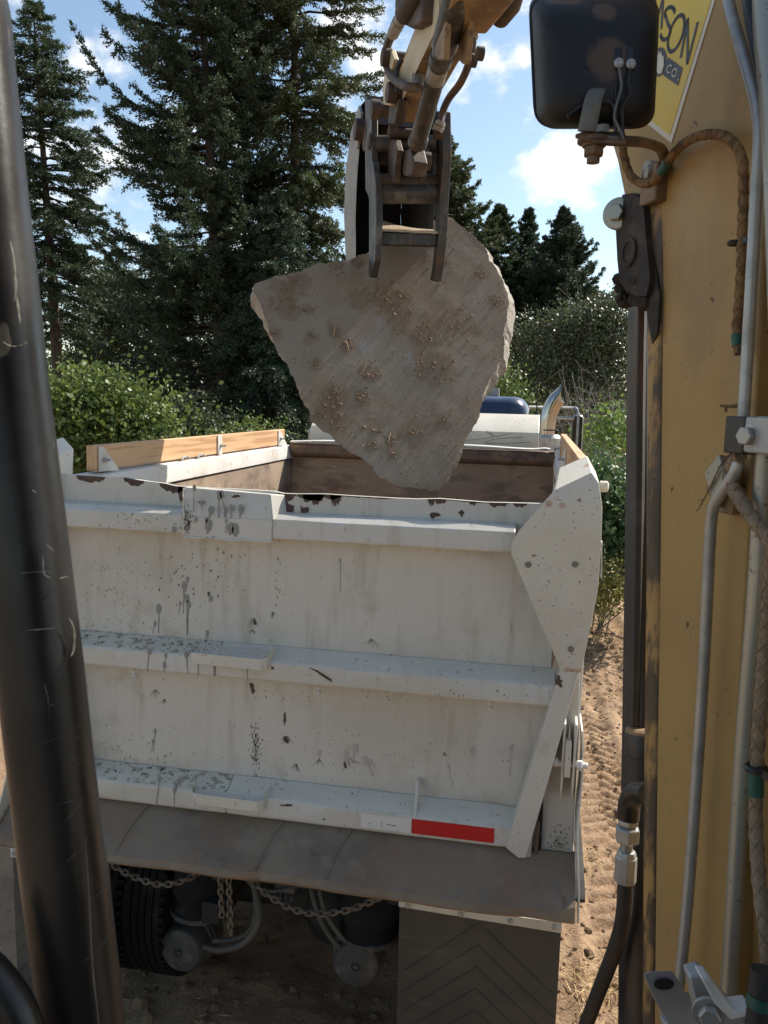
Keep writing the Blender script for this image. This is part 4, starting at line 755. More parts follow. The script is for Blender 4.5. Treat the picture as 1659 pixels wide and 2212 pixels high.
for (q, w) in (([(1490, 2112), (1520, 2104), (1560, 2150), (1605, 2200), (1640, 2215), (1640, 2240), (1600, 2250), (1540, 2240), (1510, 2200)], 0),):
    ub.prism([od(px, py, 1.17) for px, py in q], FWD * .03)
ubo = ub.build('pipe_bracket', galv_l, exc, .003)
u2 = MB(); u2.prism([od(px, py, 1.13) for px, py in [(1515, 2115), (1535, 2115), (1560, 2150), (1585, 2185), (1625, 2180), (1628, 2194), (1580, 2206), (1545, 2170)]], FWD * .03); u2.build('bracket_strap', rail_white, ubo, .003)
u2 = MB(); u2.lathe(od(1532, 2190, 1.15), -FWD - ER * .3, [(.023, -.006), (.023, 0), (.012, .001)], 22); hexnut(u2, od(1532, 2190, 1.148), -FWD - ER * .3, .015, .012); u2.build('bracket_bolt', galv, ubo, .001)
bt = MB(); bt.tube([od(1650, 2095, 1.05), od(1640, 2200, 1.05), od(1625, 2330, 1.05)], .016, 14); bto = bt.build('black_hose_end', black_rub, exc)
bt = MB(); bt.tube([od(1644, 2150, 1.05), od(1641, 2175, 1.05)], .0168, 14); bt.build('tape_band', green_t, bto)
# braided sleeves
def sleeve(pts, r, m, tapes=()):
    C_ = curve(pts, 8); t = MB(); g = random.Random(3); t.tube(C_, [r * g.uniform(.96, 1.05) for _ in C_], 12); o = t.build('braided_hose', m, exc)
    # raised plait strands wound both ways
    s = MB(); P = np.array(C_); L = np.r_[0, np.cumsum(np.linalg.norm(np.diff(P, axis=0), axis=1))]; n = int(L[-1] / .0035)
    for hand in (1, -1):
        for k0 in range(3):
            q = []
            for k in range(n):
                u = k * .0035; p = np.array([np.interp(u, L, P[:, i]) for i in range(3)]); p2 = np.array([np.interp(u + .003, L, P[:, i]) for i in range(3)]); tt = p2 - p; tt /= np.linalg.norm(tt) + 1e-9
                e1 = np.cross(tt, ER); e1 /= np.linalg.norm(e1) + 1e-9; e2 = np.cross(tt, e1); a = hand * u / (r * 1.5) + 2 * pi * k0 / 3; q.append(p + (r * .98) * (cos(a) * e1 + sin(a) * e2))
            if len(q) > 3: s.tube(q, r * .17, 4)
    s.build('plait', m, o)
    for a, b in tapes:
        k = MB(); i0, i1 = int(a * (len(C_) - 1)), max(int(a * (len(C_) - 1)) + 2, int(b * (len(C_) - 1))); k.tube(C_[i0:i1 + 1], r * 1.22, 12); k.build('tape_band', green_t if b < .99 else black_pl, o)
    return o
rs = R0 - .03
sleeve([er(1340, 285, rs - .03), er(1344, 310, rs - .03), er(1350, 345, rs - .02), er(1362, 378, rs - .012), er(1386, 396, rs), er(1412, 390, rs), er(1432, 368, rs + .004), er(1448, 342, rs), er(1475, 312, rs), er(1510, 294, rs), er(1548, 290, rs), er(1580, 304, rs), er(1602, 340, rs), er(1606, 400, rs), er(1602, 560, rs), er(1598, 640, rs), er(1592, 715, rs), er(1596, 765, rs)], .0074, braid, [(.34, .40), (.955, .985)])
sleeve([er(1600, 985, R0 - .05), er(1585, 1000, R0 - .045), er(1575, 1025, R0 - .04), er(1590, 1065, R0 - .055), er(1620, 1110, R0 - .07), er(1650, 1150, R0 - .08), er(1690, 1200, R0 - .09)], .010, braid_p)
sleeve([er(1668, 1150, R0 - .045), er(1657, 1330, R0 - .045), er(1645, 1500, R0 - .045), er(1632, 1720, R0 - .045), er(1640, 1900, R0 - .06), er(1656, 2050, R0 - .075), er(1662, 2250, R0 - .08)], .0095, braid_p, [(.46, .475)])
zt = MB(); p = er(1591, 525, rs - .002); zt.tube([p + .0105 * (cos(a) * EF + sin(a) * ER) for a in np.linspace(0, 2 * pi, 16)], .004, 6); zt.obox(p - EF * .016, EF * .012, ER * .003, np.array([0, 0, .004])); zt.build('cable_tie', black_pl, exc)
zt = MB(); p = er(1634, 1660, R0 - .047); zt.tube([p + .013 * (cos(a) * EF + sin(a) * ER) for a in np.linspace(0, 2 * pi, 16)], .005, 6); zt.obox(p - EF * .02, EF * .014, ER * .004, np.array([0, 0, .006])); zt.build('cable_tie', black_pl, exc)
steel_g = MAT('dull_bracket_steel', (.15, .145, .13), .5, .5, layers=[((.22, .19, .14), 30, .5, .66, .7)])
# --- work lamp, seen from behind, on its arm
LD = 1.30
def lamp_p(px, py, d): return od(px, py, d)
stain = [(lamp_p(1303, 152, LD) , .043, 0), (lamp_p(1300, 50, LD), .027, 0), (lamp_p(1347, 72, LD), .019, 0), (lamp_p(1220, 15, LD + .02), .03, 0)]
lo_ = ORG[exc]
lamp_m = MAT('scuffed_lamp_housing', (.012, .0115, .011), .5, spec=.35, layers=[((.04, .034, .028), 7, .52, .72, .6), ((.09, .065, .045), 60, .66, .72, .5)], bump=[(110, .0004)], marks=[((.095, .058, .036), p - lo_, r, .85) for p, r, _ in stain])
def rrpx(cx, cy, w, h, r, sh=0.0, n=7): 
    o = rr(w, h, r, n); return [(cx + a * (1 + sh * b / h) + 3 * (1 - abs(b) / h) * (1 if a > 0 else -1), cy - b) for a, b in o]
wl = MB(); RG = []
for d, cx, w, h, r, cy in ((LD + .075, 1283, 128, 140, 34, 130), (LD + .07, 1282, 133, 146, 36, 130), (LD + .045, 1283, 135, 147, 48, 132), (LD + .043, 1285, 126, 139, 46, 132), (LD + .036, 1286, 126, 139, 38, 133), (LD + .034, 1287, 132, 144, 40, 134), (LD + .010, 1291, 127, 138, 50, 136), (LD - .010, 1294, 117, 126, 46, 138), (LD - .022, 1297, 100, 106, 46, 138), (LD - .028, 1299, 72, 78, 40, 136), (LD - .030, 1300, 30, 34, 20, 136)):
    RG.append([lamp_p(px, py, d) for px, py in rrpx(cx, cy, w, h, r, .05)])
wl.rings(RG); lamp = wl.build('work_lamp', lamp_m, exc, ang=50)
lf = MB(); lf.prism([lamp_p(px, py, LD + .078) for px, py in rrpx(1283, 130, 118, 130, 30, .05)], FWD * .004); lf.build('lamp_lens', glass_b, lamp)
# moulded recess round the bracket and terminals: raised lips
lr = MB(); lr.tube(curve([lamp_p(px, py, LD - .028) for px, py in [(1226, 252), (1250, 234), (1280, 222), (1322, 224), (1328, 250), (1330, 285)]], 4), .003, 6); lr.build('recess_lip', black_pl, lamp)
for px in (1326, 1352):
    k = MB(); k.prism([lamp_p(px, 100, LD - .030), lamp_p(px + 19, 101, LD - .030), lamp_p(px + 19, 150, LD - .032), lamp_p(px, 150, LD - .032)], FWD * .01); k.build('terminal_block', black_pl, lamp, .002)
for px, py in ((1337, 136), (1363, 138)):
    k = MB(); q = lamp_p(px, py, LD - .034); k.lathe(q, -FWD, [(.0075, -.004), (.0075, .001), (.004, .0025), (.002, .0015)], 14); k.build('terminal_screw', galv, lamp)
for pts in ([(1337, 146), (1341, 170), (1342, 190), (1332, 225), (1327, 250), (1331, 265), (1343, 288), (1348, 302)], [(1362, 148), (1358, 175), (1362, 200), (1346, 232), (1345, 262), (1347, 300)]):
    k = MB(); k.tube(curve([lamp_p(px, py, LD - .036) for px, py in pts], 5), .0022, 8); k.build('wire', steel_g if pts[0][0] < 1350 else black_rub, lamp)
k = MB(); k.tube([lamp_p(1330, 190, LD - .03), lamp_p(1332, 255, LD - .03)], .0018, 6); k.build('moulding_line', black_pl, lamp)
ub = MB(); UP = curve([lamp_p(1268, 284, LD - .036), lamp_p(1272, 262, LD - .038), lamp_p(1282, 215, LD - .040), lamp_p(1289, 197, LD - .038), lamp_p(1293, 192, LD - .030), lamp_p(1296, 196, LD - .02)], 4)
ub.rings([[p - _x * 0 + RM[:, 0] * w, p + RM[:, 0] * w, p + RM[:, 0] * w * .7 + FWD * .006, p - RM[:, 0] * w * .7 + FWD * .006] if 0 else [p - RM @ np.array([w, 0, 0]), p - RM @ np.array([w * .6, 0, -.003]), p + RM @ np.array([w * .6, 0, .003]), p + RM @ np.array([w, 0, 0]), p + FWD * .006] for p, w in zip(UP, np.r_[np.linspace(.0145, .013, len(UP) - 4), .012, .010, .007, .004])])
ub.prism([lamp_p(1252, 288, LD - .03), lamp_p(1345, 296, LD - .03), lamp_p(1342, 286, LD + .01), lamp_p(1262, 280, LD + .01)], np.array([0, 0, -.006])); lbk = ub.build('lamp_bracket', steel_g, lamp, .0015)
k = MB(); hexnut(k, lamp_p(1301, 288, LD - .012), (0, 0, 1), .011, .012); k.build('bracket_bolt', galv, lbk)
k = MB(); q = lamp_p(1284, 300, LD - .01); k.lathe(q, (0, 0, -1), [(.026, 0), (.026, .006), (.018, .007), (.018, .012)], 20); hexnut(k, q - [0, 0, .012], (0, 0, -1), .0165, .014); k.lathe(q - [0, 0, .02], (0, 0, -1), [(.010, 0), (.010, .016)], 12); k.build('lamp_nut', yel_dust, lbk)
k = MB(); k.tube(curve([lamp_p(1255, 293, LD - .02), lamp_p(1300, 302, LD - .015), lamp_p(1350, 305, LD + .02), lamp_p(1390, 308, LD + .08), lamp_p(1425, 320, LD + .16), lamp_p(1435, 340, LD + .22), er(1440, 372, R0 - .01)], 5), .010, 10, flat=.8); k.prism([lamp_p(1243, 290, LD - .03), lamp_p(1300, 300, LD - .03), lamp_p(1352, 302, LD - .03), lamp_p(1352, 298, LD + .03), lamp_p(1255, 286, LD + .03)], np.array([0, 0, -.006])); k.build('lamp_arm', yel_dust, lamp)
k = MB(); hexnut(k, er(1408, 372, R0 - .02), -ER + EF * .2, .014, .012); k.lathe(er(1408, 372, R0 - .004), -ER, [(.02, 0), (.02, .012)], 16); k.build('arm_bolt', galv, bo)
k = MB(); k.obox(er(1412, 400, R0 - .012), EF * .03, ER * .012, np.array([0, 0, .035])); k.build('arm_tab', yel_dust, bo, .004)
# --- stick, cylinder, links
def sbox(pxa, pya, pxb, pyb, rl, rr_, h0, h1, m, nm, bev=.01):
    a, b = er(pxa, pya, rl), er(pxb, pyb, rl); dr = ER * (rr_ - rl) * ES; t = (b - a) / np.linalg.norm(b - a); up = np.cross(ER, t); up = up if up[2] > 0 else -up
    k = MB(); k.hexa([a, b, b + dr, a + dr, a + up * h0, b + up * h1, b + dr + up * h1, a + dr + up * h0]); return k.build(nm, m, exc, bev), t, up
stick, ST, SU = sbox(947, 60, 846, 262, 1.06, 1.25, .26, .17, yel_dust, 'stick')
a0 = er(940, 60, 1.06); 
k = MB()
pl4 = [er(948, 50, 1.056), er(850, 256, 1.056)]; 
k.hexa([pl4[0], pl4[1], pl4[1] + ER * .003, pl4[0] + ER * .003, pl4[0] + SU * .235, pl4[1] + SU * .155, pl4[1] + SU * .155 + ER * .003, pl4[0] + SU * .235 + ER * .003]); k.build('side_plate', pale_y, stick, .001)
k = MB(); a = er(1003, -60, 1.05); k.hexa([a, er(948, 64, 1.05), er(948, 64, 1.05) + ER * .2, a + ER * .26, a + SU * .34, er(948, 64, 1.05) + SU * .3, er(948, 64, 1.05) + ER * .2 + SU * .3, a + ER * .26 + SU * .34]); k.build('stick_root', yel_dust, stick, .012)
for pts, rr0 in (([(944, -30), (938, 60), (938, 120), (946, 130), (958, 128), (962, 60), (966, -30)], 1.06), ([(998, -30), (991, 60), (990, 130), (998, 138), (1006, 130), (1012, 60), (1022, -30)], 1.17)):     # cylinder lugs under the stick
    k = MB(); k.prism(erp(pts, rr0), ER * .025); k.build('cylinder_lug', yel_dust, stick, .004)
cA, cB = er(982, 20, 1.10), er(901, 312, 1.17)
k = MB(); ax = cB - cA; Lc = np.linalg.norm(ax); k.lathe(cA, ax, [(.04, -.12), (.056, -.11), (.056, .20), (.046, .205), (.046, .25), (.050, .252), (.050, .30), (.043, .305), (.043, Lc - .05), (.049, Lc - .045), (.049, Lc - .01), (.037, Lc + .005), (.02, Lc + .006)], 28); tc_ = k.build('thumb_cylinder', steel_d, exc)
k = MB(); k.lathe(cA + ax / Lc * .32, ax, [(.0435, 0), (.0442, .001), (.0442, .08), (.0435, .081)], 28); k.build('barrel_label', steel_p, tc_)
k = MB(); k.tube([cB, er(884, 345, 1.22)], .026, 14); k.lathe(er(884, 345, 1.16), ER, [(.045, 0), (.045, .11)], 20); k.build('rod_eye', brown_m, tc_)
k = MB(); k.prism([er(868, 330, 1.15), er(886, 320, 1.15), er(893, 350, 1.15), (er(889, 380, 1.15)), er(872, 380, 1.15), er(864, 360, 1.15)], ER * .075); k.build('rod_clevis', brown_m, tc_, .006)
# link bars and pins left of the stick
k = MB(); k.prism([er(830, 110, 1.0), er(842, 106, 1.0), er(850, 128, 1.0), er(842, 160, 1.0), er(846, 200, 1.0), er(842, 228, 1.0), er(828, 226, 1.0), er(826, 190, 1.0), er(832, 150, 1.0)], ER * .03); k.build('bucket_link', pale_y, exc, .006)
k = MB(); k.prism([er(842, 195, 1.03), er(862, 215, 1.03), er(852, 268, 1.03), er(838, 268, 1.03)], ER * .05); k.build('bucket_link', brown_m, exc, .006)
for px, py, r, L, rad in ((823, 123, .955, .14, .042), (834, 199, .97, .12, .047), (800, 235, .97, .24, .05), (842, 235, 1.08, .16, .047), (838, 285, 1.08, .16, .035), (795, 305, .985, .40, .043)):
    k = MB(); k.lathe(er(px, py, r), ER, [(rad * .6, 0), (rad, .004), (rad, .05), (rad * .8, .052), (rad * .8, L)], 22); k.build('link_pin', brown_m, exc)
k = MB(); k.tube(curve([er(868, 128, 1.02), er(858, 150, 1.0), er(858, 185, 1.0), er(858, 200, 1.0)], 4), .012, 8); k.build('grease_line', black_rub, exc)
# link and brown castings at the top of the stick
k = MB(); k.prism([er(856, -40, 1.0), er(915, -40, 1.0), er(910, 50, 1.0), er(888, 62, 1.0), er(868, 52, 1.0), er(852, 20, 1.0)], ER * .08); k.build('link_casting', brown_m, exc, .012)
k = MB(); k.tube([er(875, 30, .99), er(905, -25, .99)], .047, 18); k.build('link_barrel', brown_m, exc)
k = MB(); k.prism([er(1003, -40, 1.30), er(1058, -40, 1.30), er(1052, 30, 1.30), er(1020, 64, 1.30), er(1008, 60, 1.30)], ER * .06); k.build('link_casting', brown_m, exc, .01)
k = MB(); k.tube([er(1120, -70, 1.36), er(1098, 10, 1.36), er(1080, 40, 1.36)], [.054, .052, .04], 20); k.build('cylinder_end', brown_m, exc)
for x in (1030, 1045): 
    k = MB(); k.lathe(er(x - 15, 130 - (x - 1030), 1.36), ER, [(.03, 0), (.03, .03)], 16); k.build('lug_pin', brown_m, exc)
# hoses at the stick
def hose(pts, r, fits, nm='stick_hose'):
    C_ = curve(pts, 8); k = MB(); k.tube(C_, r, 14); o = k.build(nm, black_rub if 0 else hose_b, exc)
    for a, b in fits:
        f = MB(); a, b = np.array(a), np.array(b); f.lathe(a, b - a, [(r * 1.25, 0), (r * 1.45, .008), (r * 1.45, np.linalg.norm(b - a) * .45), (r * 1.2, np.linalg.norm(b - a) * .5), (r * 1.55, np.linalg.norm(b - a) * .55), (r * 1.55, np.linalg.norm(b - a))], 10); f.build('hose_fitting', steel_p, o)
hose_b = MAT('brown_dusty_hose', (.06, .042, .03), .65, layers=[((.12, .085, .06), 8, .5, .66, .7)])
rh = 1.0
hose([er(855, 62, rh), er(842, 85, rh), er(834, 112, rh), er(834, 135, rh), er(843, 160, rh), er(860, 178, rh), er(882, 188, rh), er(902, 190, rh + .05)], .0205, [(er(848, 75, rh), er(862, 46, rh)), (er(862, 46, rh), er(878, 24, rh)), (er(898, 192, rh + .06), er(908, 150, rh + .1))])
k = MB(); k.obox(er(911, 145, 1.14), ER * .04, ST * .05, SU * .05); k.build('port_block', brown_m, exc, .005)
rh = 1.38
hose([er(1022, 68, rh), er(1020, 100, rh), er(1012, 140, rh), er(994, 180, rh), er(970, 212, rh), er(957, 240, rh), er(950, 272, rh - .02)], .019, [(er(1020, 84, rh), er(1025, 58, rh)), (er(953, 262, rh - .02), er(944, 284, rh - .04))])
k = MB(); k.lathe(er(938, 288, 1.33), ER, [(.03, 0), (.03, .05)], 14); k.build('port_elbow', brown_m, exc)
# --- thumb: two tine plates joined by cross tubes and a blade
def tine(r, near, far, th):
    A = [er(px, py, r) for px, py in near]; B = [er(px, py, r) for px, py in far]; k = MB()
    Rg = [[a, a + ER * th, b + ER * th, b] for a, b in zip(A, B)]; k.rings(Rg); return k.build('thumb_tine', steel_d, exc, .004)
tine(1.0, [(803, 214), (803, 345), (806, 352), (812, 400), (813, 480), (810, 560), (802, 600)], [(788, 214), (789, 410), (794, 420), (797, 430), (797, 500), (797, 560), (796, 598)], .035)
tine(1.40, [(955, 240), (956, 345), (953, 385), (950, 430), (948, 500), (942, 560), (935, 608)], [(941, 240), (942, 345), (942, 385), (941, 430), (940, 500), (936, 560), (929, 604)], .05)
def xtube(pxl, pxr, py, rad, m=steel_d, nm='cross_tube', pyr=None):
    k = MB(); a = er(pxl, py, 1.03); b = er(pxr, pyr or py, 1.40); k.tube([a, b], rad, 18); return k.build(nm, m, exc)
xtube(812, 943, 312, .047); xtube(817, 942, 393, .044, brown_m, pyr=396); xtube(817, 942, 419, .052)
for px in (846, 902):
    k = MB(); r = 1.10 if px < 880 else 1.28
    k.prism([er(px - 6, 300, r), er(px + 6, 302, r), er(px + 12, 325, r), er(px + 8, 350, r), er(px + 4, 395, r), er(px - 8, 396, r), er(px - 8, 350, r)], ER * .035); k.build('thumb_lug', brown_m, exc, .004)
k = MB(); rw_ = [er(px, py, r) for px, py, r in ((815, 500, 1.03), (945, 506, 1.40), (943, 531, 1.40), (815, 528, 1.03))]; k.prism(rw_, EF * .05); k.build('thumb_blade', steel_d, exc, .006)
k = MB(); n = 14; top_, bot_ = [], []
for t in np.linspace(0, 1, n):
    px = 816 + t * 130; bot_.append(er(px, 499 + 6 * t, 1.03 + .37 * t)); top_.append(er(px, 462 + 29 * t ** .8 + 5 * sin(t * pi), 1.03 + .37 * t) + EF * .12)
k.rings([[a, b, b + [0, 0, .012], a + [0, 0, .012]] for a, b in zip(bot_, top_)]); k.build('thumb_ledge', wornlit, exc)
bucket_shade = MAT('shaded_bucket_steel', (.018, .016, .014), .7, layers=[((.05, .035, .025), 8, .52, .68, .6)])  # bucket interior's shade put into a darker steel colour
# --- bucket behind the slab
bside = [(753, 560), (752, 470), (757, 380), (765, 320), (775, 312), (800, 318), (830, 330), (830, 600), (770, 600)]
k = MB(); k.rings([[er(px, py, .985), er(px, py, 1.005), er(px2, py2, 1.005), er(px2, py2, .985)] for (px, py), (px2, py2) in zip([(756, 566), (754, 470), (758, 390), (766, 322)], [(769, 566), (768, 470), (771, 390), (776, 322)])]); k.build('bucket_side', steel_p, exc, .003)
k = MB(); fA = (er(766, 322, 1.0) - CAM).dot(EF)
def bp(r, f, u): return CAM + (ER * r + EF * f + np.array([0, 0, u])) * ES
prof = [(6.02, .95), (6.12, 1.2), (6.15, 1.5), (6.05, 1.72), (5.85, 1.82), (5.6, 1.84), (5.35, 1.80)]
k.rings([[bp(1.006, f, u), bp(1.42, f, u), bp(1.42, f + .02, u + .01), bp(1.006, f + .02, u + .01)] for f, u in [(6.05, .85), (6.25, 1.1), (6.35, 1.4), (6.3, 1.7), (6.1, 1.9), (5.8, 1.98), (5.5, 1.94), (5.42, 1.75)]]); k.build('bucket_shell', bucket_shade, exc)  # top closed over to keep sun out of the bucket
k = MB(); k.prism([bp(1.42, f, u) for f, u in [(5.56, .82), (6.05, .85), (6.25, 1.1), (6.35, 1.4), (6.3, 1.7), (6.1, 1.9), (5.8, 1.98), (5.5, 1.94), (5.45, 1.5)]], ER * .03); k.build('bucket_side', bucket_shade, exc, .003)
k = MB(); k.prism([bp(.986, f, u) for f, u in [(5.9, .95), (6.05, .85), (6.25, 1.1), (6.35, 1.4), (6.3, 1.7), (6.1, 1.9), (5.8, 1.98), (5.7, 1.9), (5.95, 1.5)]], ER * .018); k.build('bucket_side', steel_p, exc, .003)
k = MB(); k.lathe(bp(1.0, 5.62, 1.72), ER, [(.07, 0), (.07, .37)], 22); k.build('bucket_pin', brown_m, exc)
k = MB(); k.lathe(bp(.985, 5.72, 1.80), ER, [(.06, -.03), (.06, .05)], 22); k.build('pin_boss', brown_m, exc)
k = MB(); k.prism([bp(1.08, f, u) for f, u in [(5.5, 1.95), (5.7, 2.0), (5.75, 1.6), (5.55, 1.55)]], ER * .26); k.build('bucket_ear', brown_m, exc, .01)
# --- cab pillar at the left, very near the camera
pr = [(-18, -80), (6, 0), (20, 140), (48, 420), (73, 640), (93, 830), (121, 1050), (143, 1230), (170, 1450), (195, 1680), (226, 1930), (258, 2212), (280, 2400)]
pL = [(-190, -80), (-172, 0), (-158, 140), (-120, 420), (-95, 640), (-75, 830), (-48, 1050), (-25, 1230), (-2, 1430), (26, 1660), (58, 1930), (98, 2212), (122, 2400)]
k = MB(); Rg = []
for (a, b), (c, d) in zip(curve([np.array(q) for q in pL], 3), curve([np.array(q) for q in pr], 3)):
    P0, P1 = od(a, b, .66), od(c, d, .66); w = P1 - P0; dn = FWD * 1.0
    Rg.append([P0 + w * (.5 - .5 * cos(t)) - dn * .030 * abs(sin(t)) ** .75 * (1 if t < pi else -1.3) for t in np.linspace(0, 2 * pi, 28, endpoint=False)])
k.rings(Rg); pil = k.build('cab_pillar', pillar_m, exc, ang=70)
def pil_s(px, py, lift=.0006):
    l = np.interp(py, [q[1] for q in pL], [q[0] for q in pL]); r_ = np.interp(py, [q[1] for q in pr], [q[0] for q in pr]); s_ = min(max((px - l) / (r_ - l), .02), .98)
    return od(px, py, .66 - .030 * (2 * math.sqrt(s_ * (1 - s_))) ** .75 - lift)
scuff = MAT('pale_scuff', (.12, .11, .09), .6, layers=[((.09, .085, .075), 120, .5, .65, .8)]); k = MB(); g = random.Random(6)
for pts, w in [([(92, 1606), (130, 1592), (166, 1572), (182, 1560)], .0011), ([(150, 1600), (172, 1590)], .0008), ([(120, 1738), (164, 1728)], .0009), ([(138, 1776), (160, 1755), (184, 1722)], .0009), ([(144, 1862), (168, 1840)], .0009), ([(208, 1936), (222, 1922), (230, 1908)], .0011), ([(174, 2080), (208, 2058), (228, 2030), (240, 2005)], .0012),
               ([(184, 1806), (192, 1926), (200, 2086), (212, 2200), (216, 2260)], .0022), ([(46, 1238), (110, 1234)], .001), ([(58, 1362), (118, 1357)], .0011), ([(150, 1336), (160, 1360), (160, 1400), (154, 1418)], .003), ([(92, 1200), (96, 1240), (110, 1248)], .0012), ([(128, 1250), (146, 1245)], .0016), ([(100, 1175), (118, 1192)], .0012),
               ([(6, 738), (24, 748), (48, 746), (60, 736)], .005), ([(22, 520), (30, 560), (34, 620), (30, 700)], .003), ([(36, 640), (44, 700)], .003), ([(70, 1058), (78, 1064)], .0012), ([(150, 1640), (170, 1634)], .0008), ([(156, 1660), (172, 1650)], .0007), ([(106, 1520), (116, 1524)], .001), ([(96, 1480), (104, 1510), (108, 1560)], .0008)]:
    C_ = curve([pil_s(a, b) for a, b in pts], 5); k.tube(C_, [.62 * w * g.uniform(.3, 1.0) * (.35 + .65 * sin(pi * (i + .6) / (len(C_) + .2))) for i in range(len(C_))], 6, flat=.35)
merge(pil, k, scuff)
k = MB(); k.rings([[p - RM @ np.array([.004, 0, 0]), p - FWD * .008, p + RM @ np.array([.006, 0, 0]), p + FWD * .01] for p in [od(a + 4, b, .655) for (a, b) in curve([np.array(q) for q in pL], 3)]]); k.build('pillar_strip', strip_m, pil, ang=60)
k = MB(); k.rings([[p - RM @ np.array([.0025, 0, 0]), p - FWD * .004, p + RM @ np.array([.003, 0, 0]), p + FWD * .004] for p in [od(a + 32, b, .637) for (a, b) in curve([np.array(q) for q in pL[7:]], 3)]]); k.build('pillar_strip', strip_m, pil, ang=60)
k = MB(); k.tube(curve([od(-90, 2060, .6), od(-40, 2095, .6), od(0, 2140, .6), od(34, 2195, .6), od(60, 2280, .6), od(75, 2420, .6)], 5), .016, 18); k.build('grab_handle', black_pl, exc)
# --- the rest of the machine the camera sits in, unseen and added to block sky light: cab shell, house, tracks
cabm = MAT('cab_panel', (.06, .058, .055), .6); trk = MAT('track_steel', (.07, .06, .05), .7, layers=[((.16, .11, .07), 6, .45, .65, .8)])
def xb(r0, r1, f0, f1, z0, z1, m, nm, par=None, bev=.02):
    B = np.array([CAM[0], CAM[1], 0]); P = [B + ER * a + EF * b + np.array([0, 0, z]) for z in (z0, z1) for a, b in ((r0, f0), (r1, f0), (r1, f1), (r0, f1))]
    k = MB(); k.hexa(P); return k.build(nm, m, par or exc, bev)
xb(-.30, .72, -1.0, .62, 3.80, 3.90, yel, 'cab_roof'); xb(-.30, .72, -1.05, -.96, 1.35, 3.80, cabm, 'cab_rear_wall'); xb(-.30, .72, -.96, .80, 1.30, 1.40, cabm, 'cab_floor')
xb(-.34, -.29, -1.0, .66, 1.40, 2.75, cabm, 'cab_side_panel'); xb(.70, .74, -1.0, .40, 1.40, 2.55, cabm, 'cab_side_panel'); xb(.70, .74, -1.0, -.55, 2.55, 3.80, cabm, 'cab_side_panel'); xb(-.2, .25, -.75, -.15, 1.40, 1.85, cabm, 'seat_base'); xb(-.2, .25, -.85, -.72, 1.85, 2.75, cabm, 'seat_back')
xb(-.45, 2.75, -3.2, -1.1, 1.15, 2.55, yel, 'engine_house'); xb(1.6, 2.75, -1.1, .2, 1.15, 2.2, yel, 'engine_house'); xb(-.45, 2.75, -3.4, .5, 1.0, 1.14, dark_fr, 'turntable_deck')
for a in (-.35, 2.05):
    B = np.array([CAM[0], CAM[1], 0]); k = MB(); pr_ = [(1.25, .10), (1.45, .35), (1.40, .65), (1.15, .82), (-2.9, .82), (-3.2, .65), (-3.25, .35), (-3.0, .10)]
    k.prism([B + ER * a + EF * f + np.array([0, 0, z]) for f, z in pr_], ER * .6)
    for q in range(24): k.obox(B + ER * (a + .3) + EF * (-2.9 + q * .175) + np.array([0, 0, .84]), ER * .3, EF * .03, np.array([0, 0, .025]))
    k.build('crawler_track', trk, exc, .02)
# ================================================================== dry twigs caught on the boom
def twig(pts, r, label, kids=()):
    k = MB(); C_ = curve(pts, 5); k.tube(C_, np.linspace(r, r * .5, len(C_)), 6)
    for q in kids: k.tube(curve(q, 4), r * .5, 5)
    return tag(k.build('twig', twig_m), label, 'twig')
twig_m = MAT('dry_twig', (.13, .08, .045), .85, layers=[((.2, .14, .09), 40, .5, .65, .7)])
twig([er(1605, 874, R0 - .02), er(1580, 878, R0 - .03), er(1556, 876, R0 - .04)], .0042, 'short stubby brown twig poking out beside the silver pipe on the boom', [[er(1566, 877, R0 - .035), er(1568, 884, R0 - .035), er(1567, 890, R0 - .035)]])
twig([er(1590, 970, R0 - .05), er(1560, 1000, R0 - .05), er(1535, 1050, R0 - .05), er(1512, 1095, R0 - .05), er(1503, 1104, R0 - .05)], .0016, 'long thin dry stem hanging down-left from the pipe clamp on the boom', [[er(1585, 985, R0 - .05), er(1550, 1030, R0 - .05), er(1512, 1092, R0 - .05)], [er(1508, 1080, R0 - .05), er(1518, 1079, R0 - .05)]])

# ================================================================== CONCRETE SLAB
conc_e = MAT('broken_concrete_edge', (.31, .285, .245), .85, layers=[((.22, .17, .13), 7, .52, .68, .7), ((.46, .44, .40), 25, .56, .66, .6), ((.13, .12, .11), 38, .62, .70, .7)], bump=[(30, .012), (90, .005)])
clod_m = MAT('soil_clod', (.165, .105, .062), .95, layers=[((.25, .165, .095), 18, .5, .65, .7)], island=.3, bump=[(90, .003)])
SN = np.array([.33, -.84, .412]); SN /= np.linalg.norm(SN)
SP = CAM + (ER * 1.2 + EF * 5.42 + np.array([0, 0, .80])) * ES
zz = [(40, 425), (60, 410), (135, 385), (215, 360), (345, 330), (430, 298), (530, 275), (620, 268), (735, 225), (830, 175), (930, 130), (1030, 90), (1120, 40), (1190, 10), (1235, 15), (1290, 60), (1350, 110), (1420, 170), (1450, 215), (1465, 275), (1500, 320), (1545, 400), (1570, 470), (1577, 540), (1570, 620), (1552, 680), (1545, 720), (1550, 770), (1548, 830), (1520, 890), (1480, 960), (1450, 1020), (1420, 1090), (1412, 1150), (1405, 1200), (1380, 1250), (1355, 1290), (1330, 1330), (1300, 1400), (1290, 1440), (1275, 1490), (1230, 1560), (1200, 1610), (1150, 1655), (1110, 1660), (1050, 1640), (960, 1632), (880, 1610), (800, 1570), (760, 1510), (700, 1468), (640, 1430), (560, 1375), (490, 1310), (430, 1275), (390, 1240), (375, 1165), (335, 1110), (320, 1060), (270, 950), (235, 870), (180, 800), (140, 710), (115, 610), (80, 520), (50, 470)]
opx = [(530.9 + x * .36, 464.5 + y * .36) for x, y in zz]
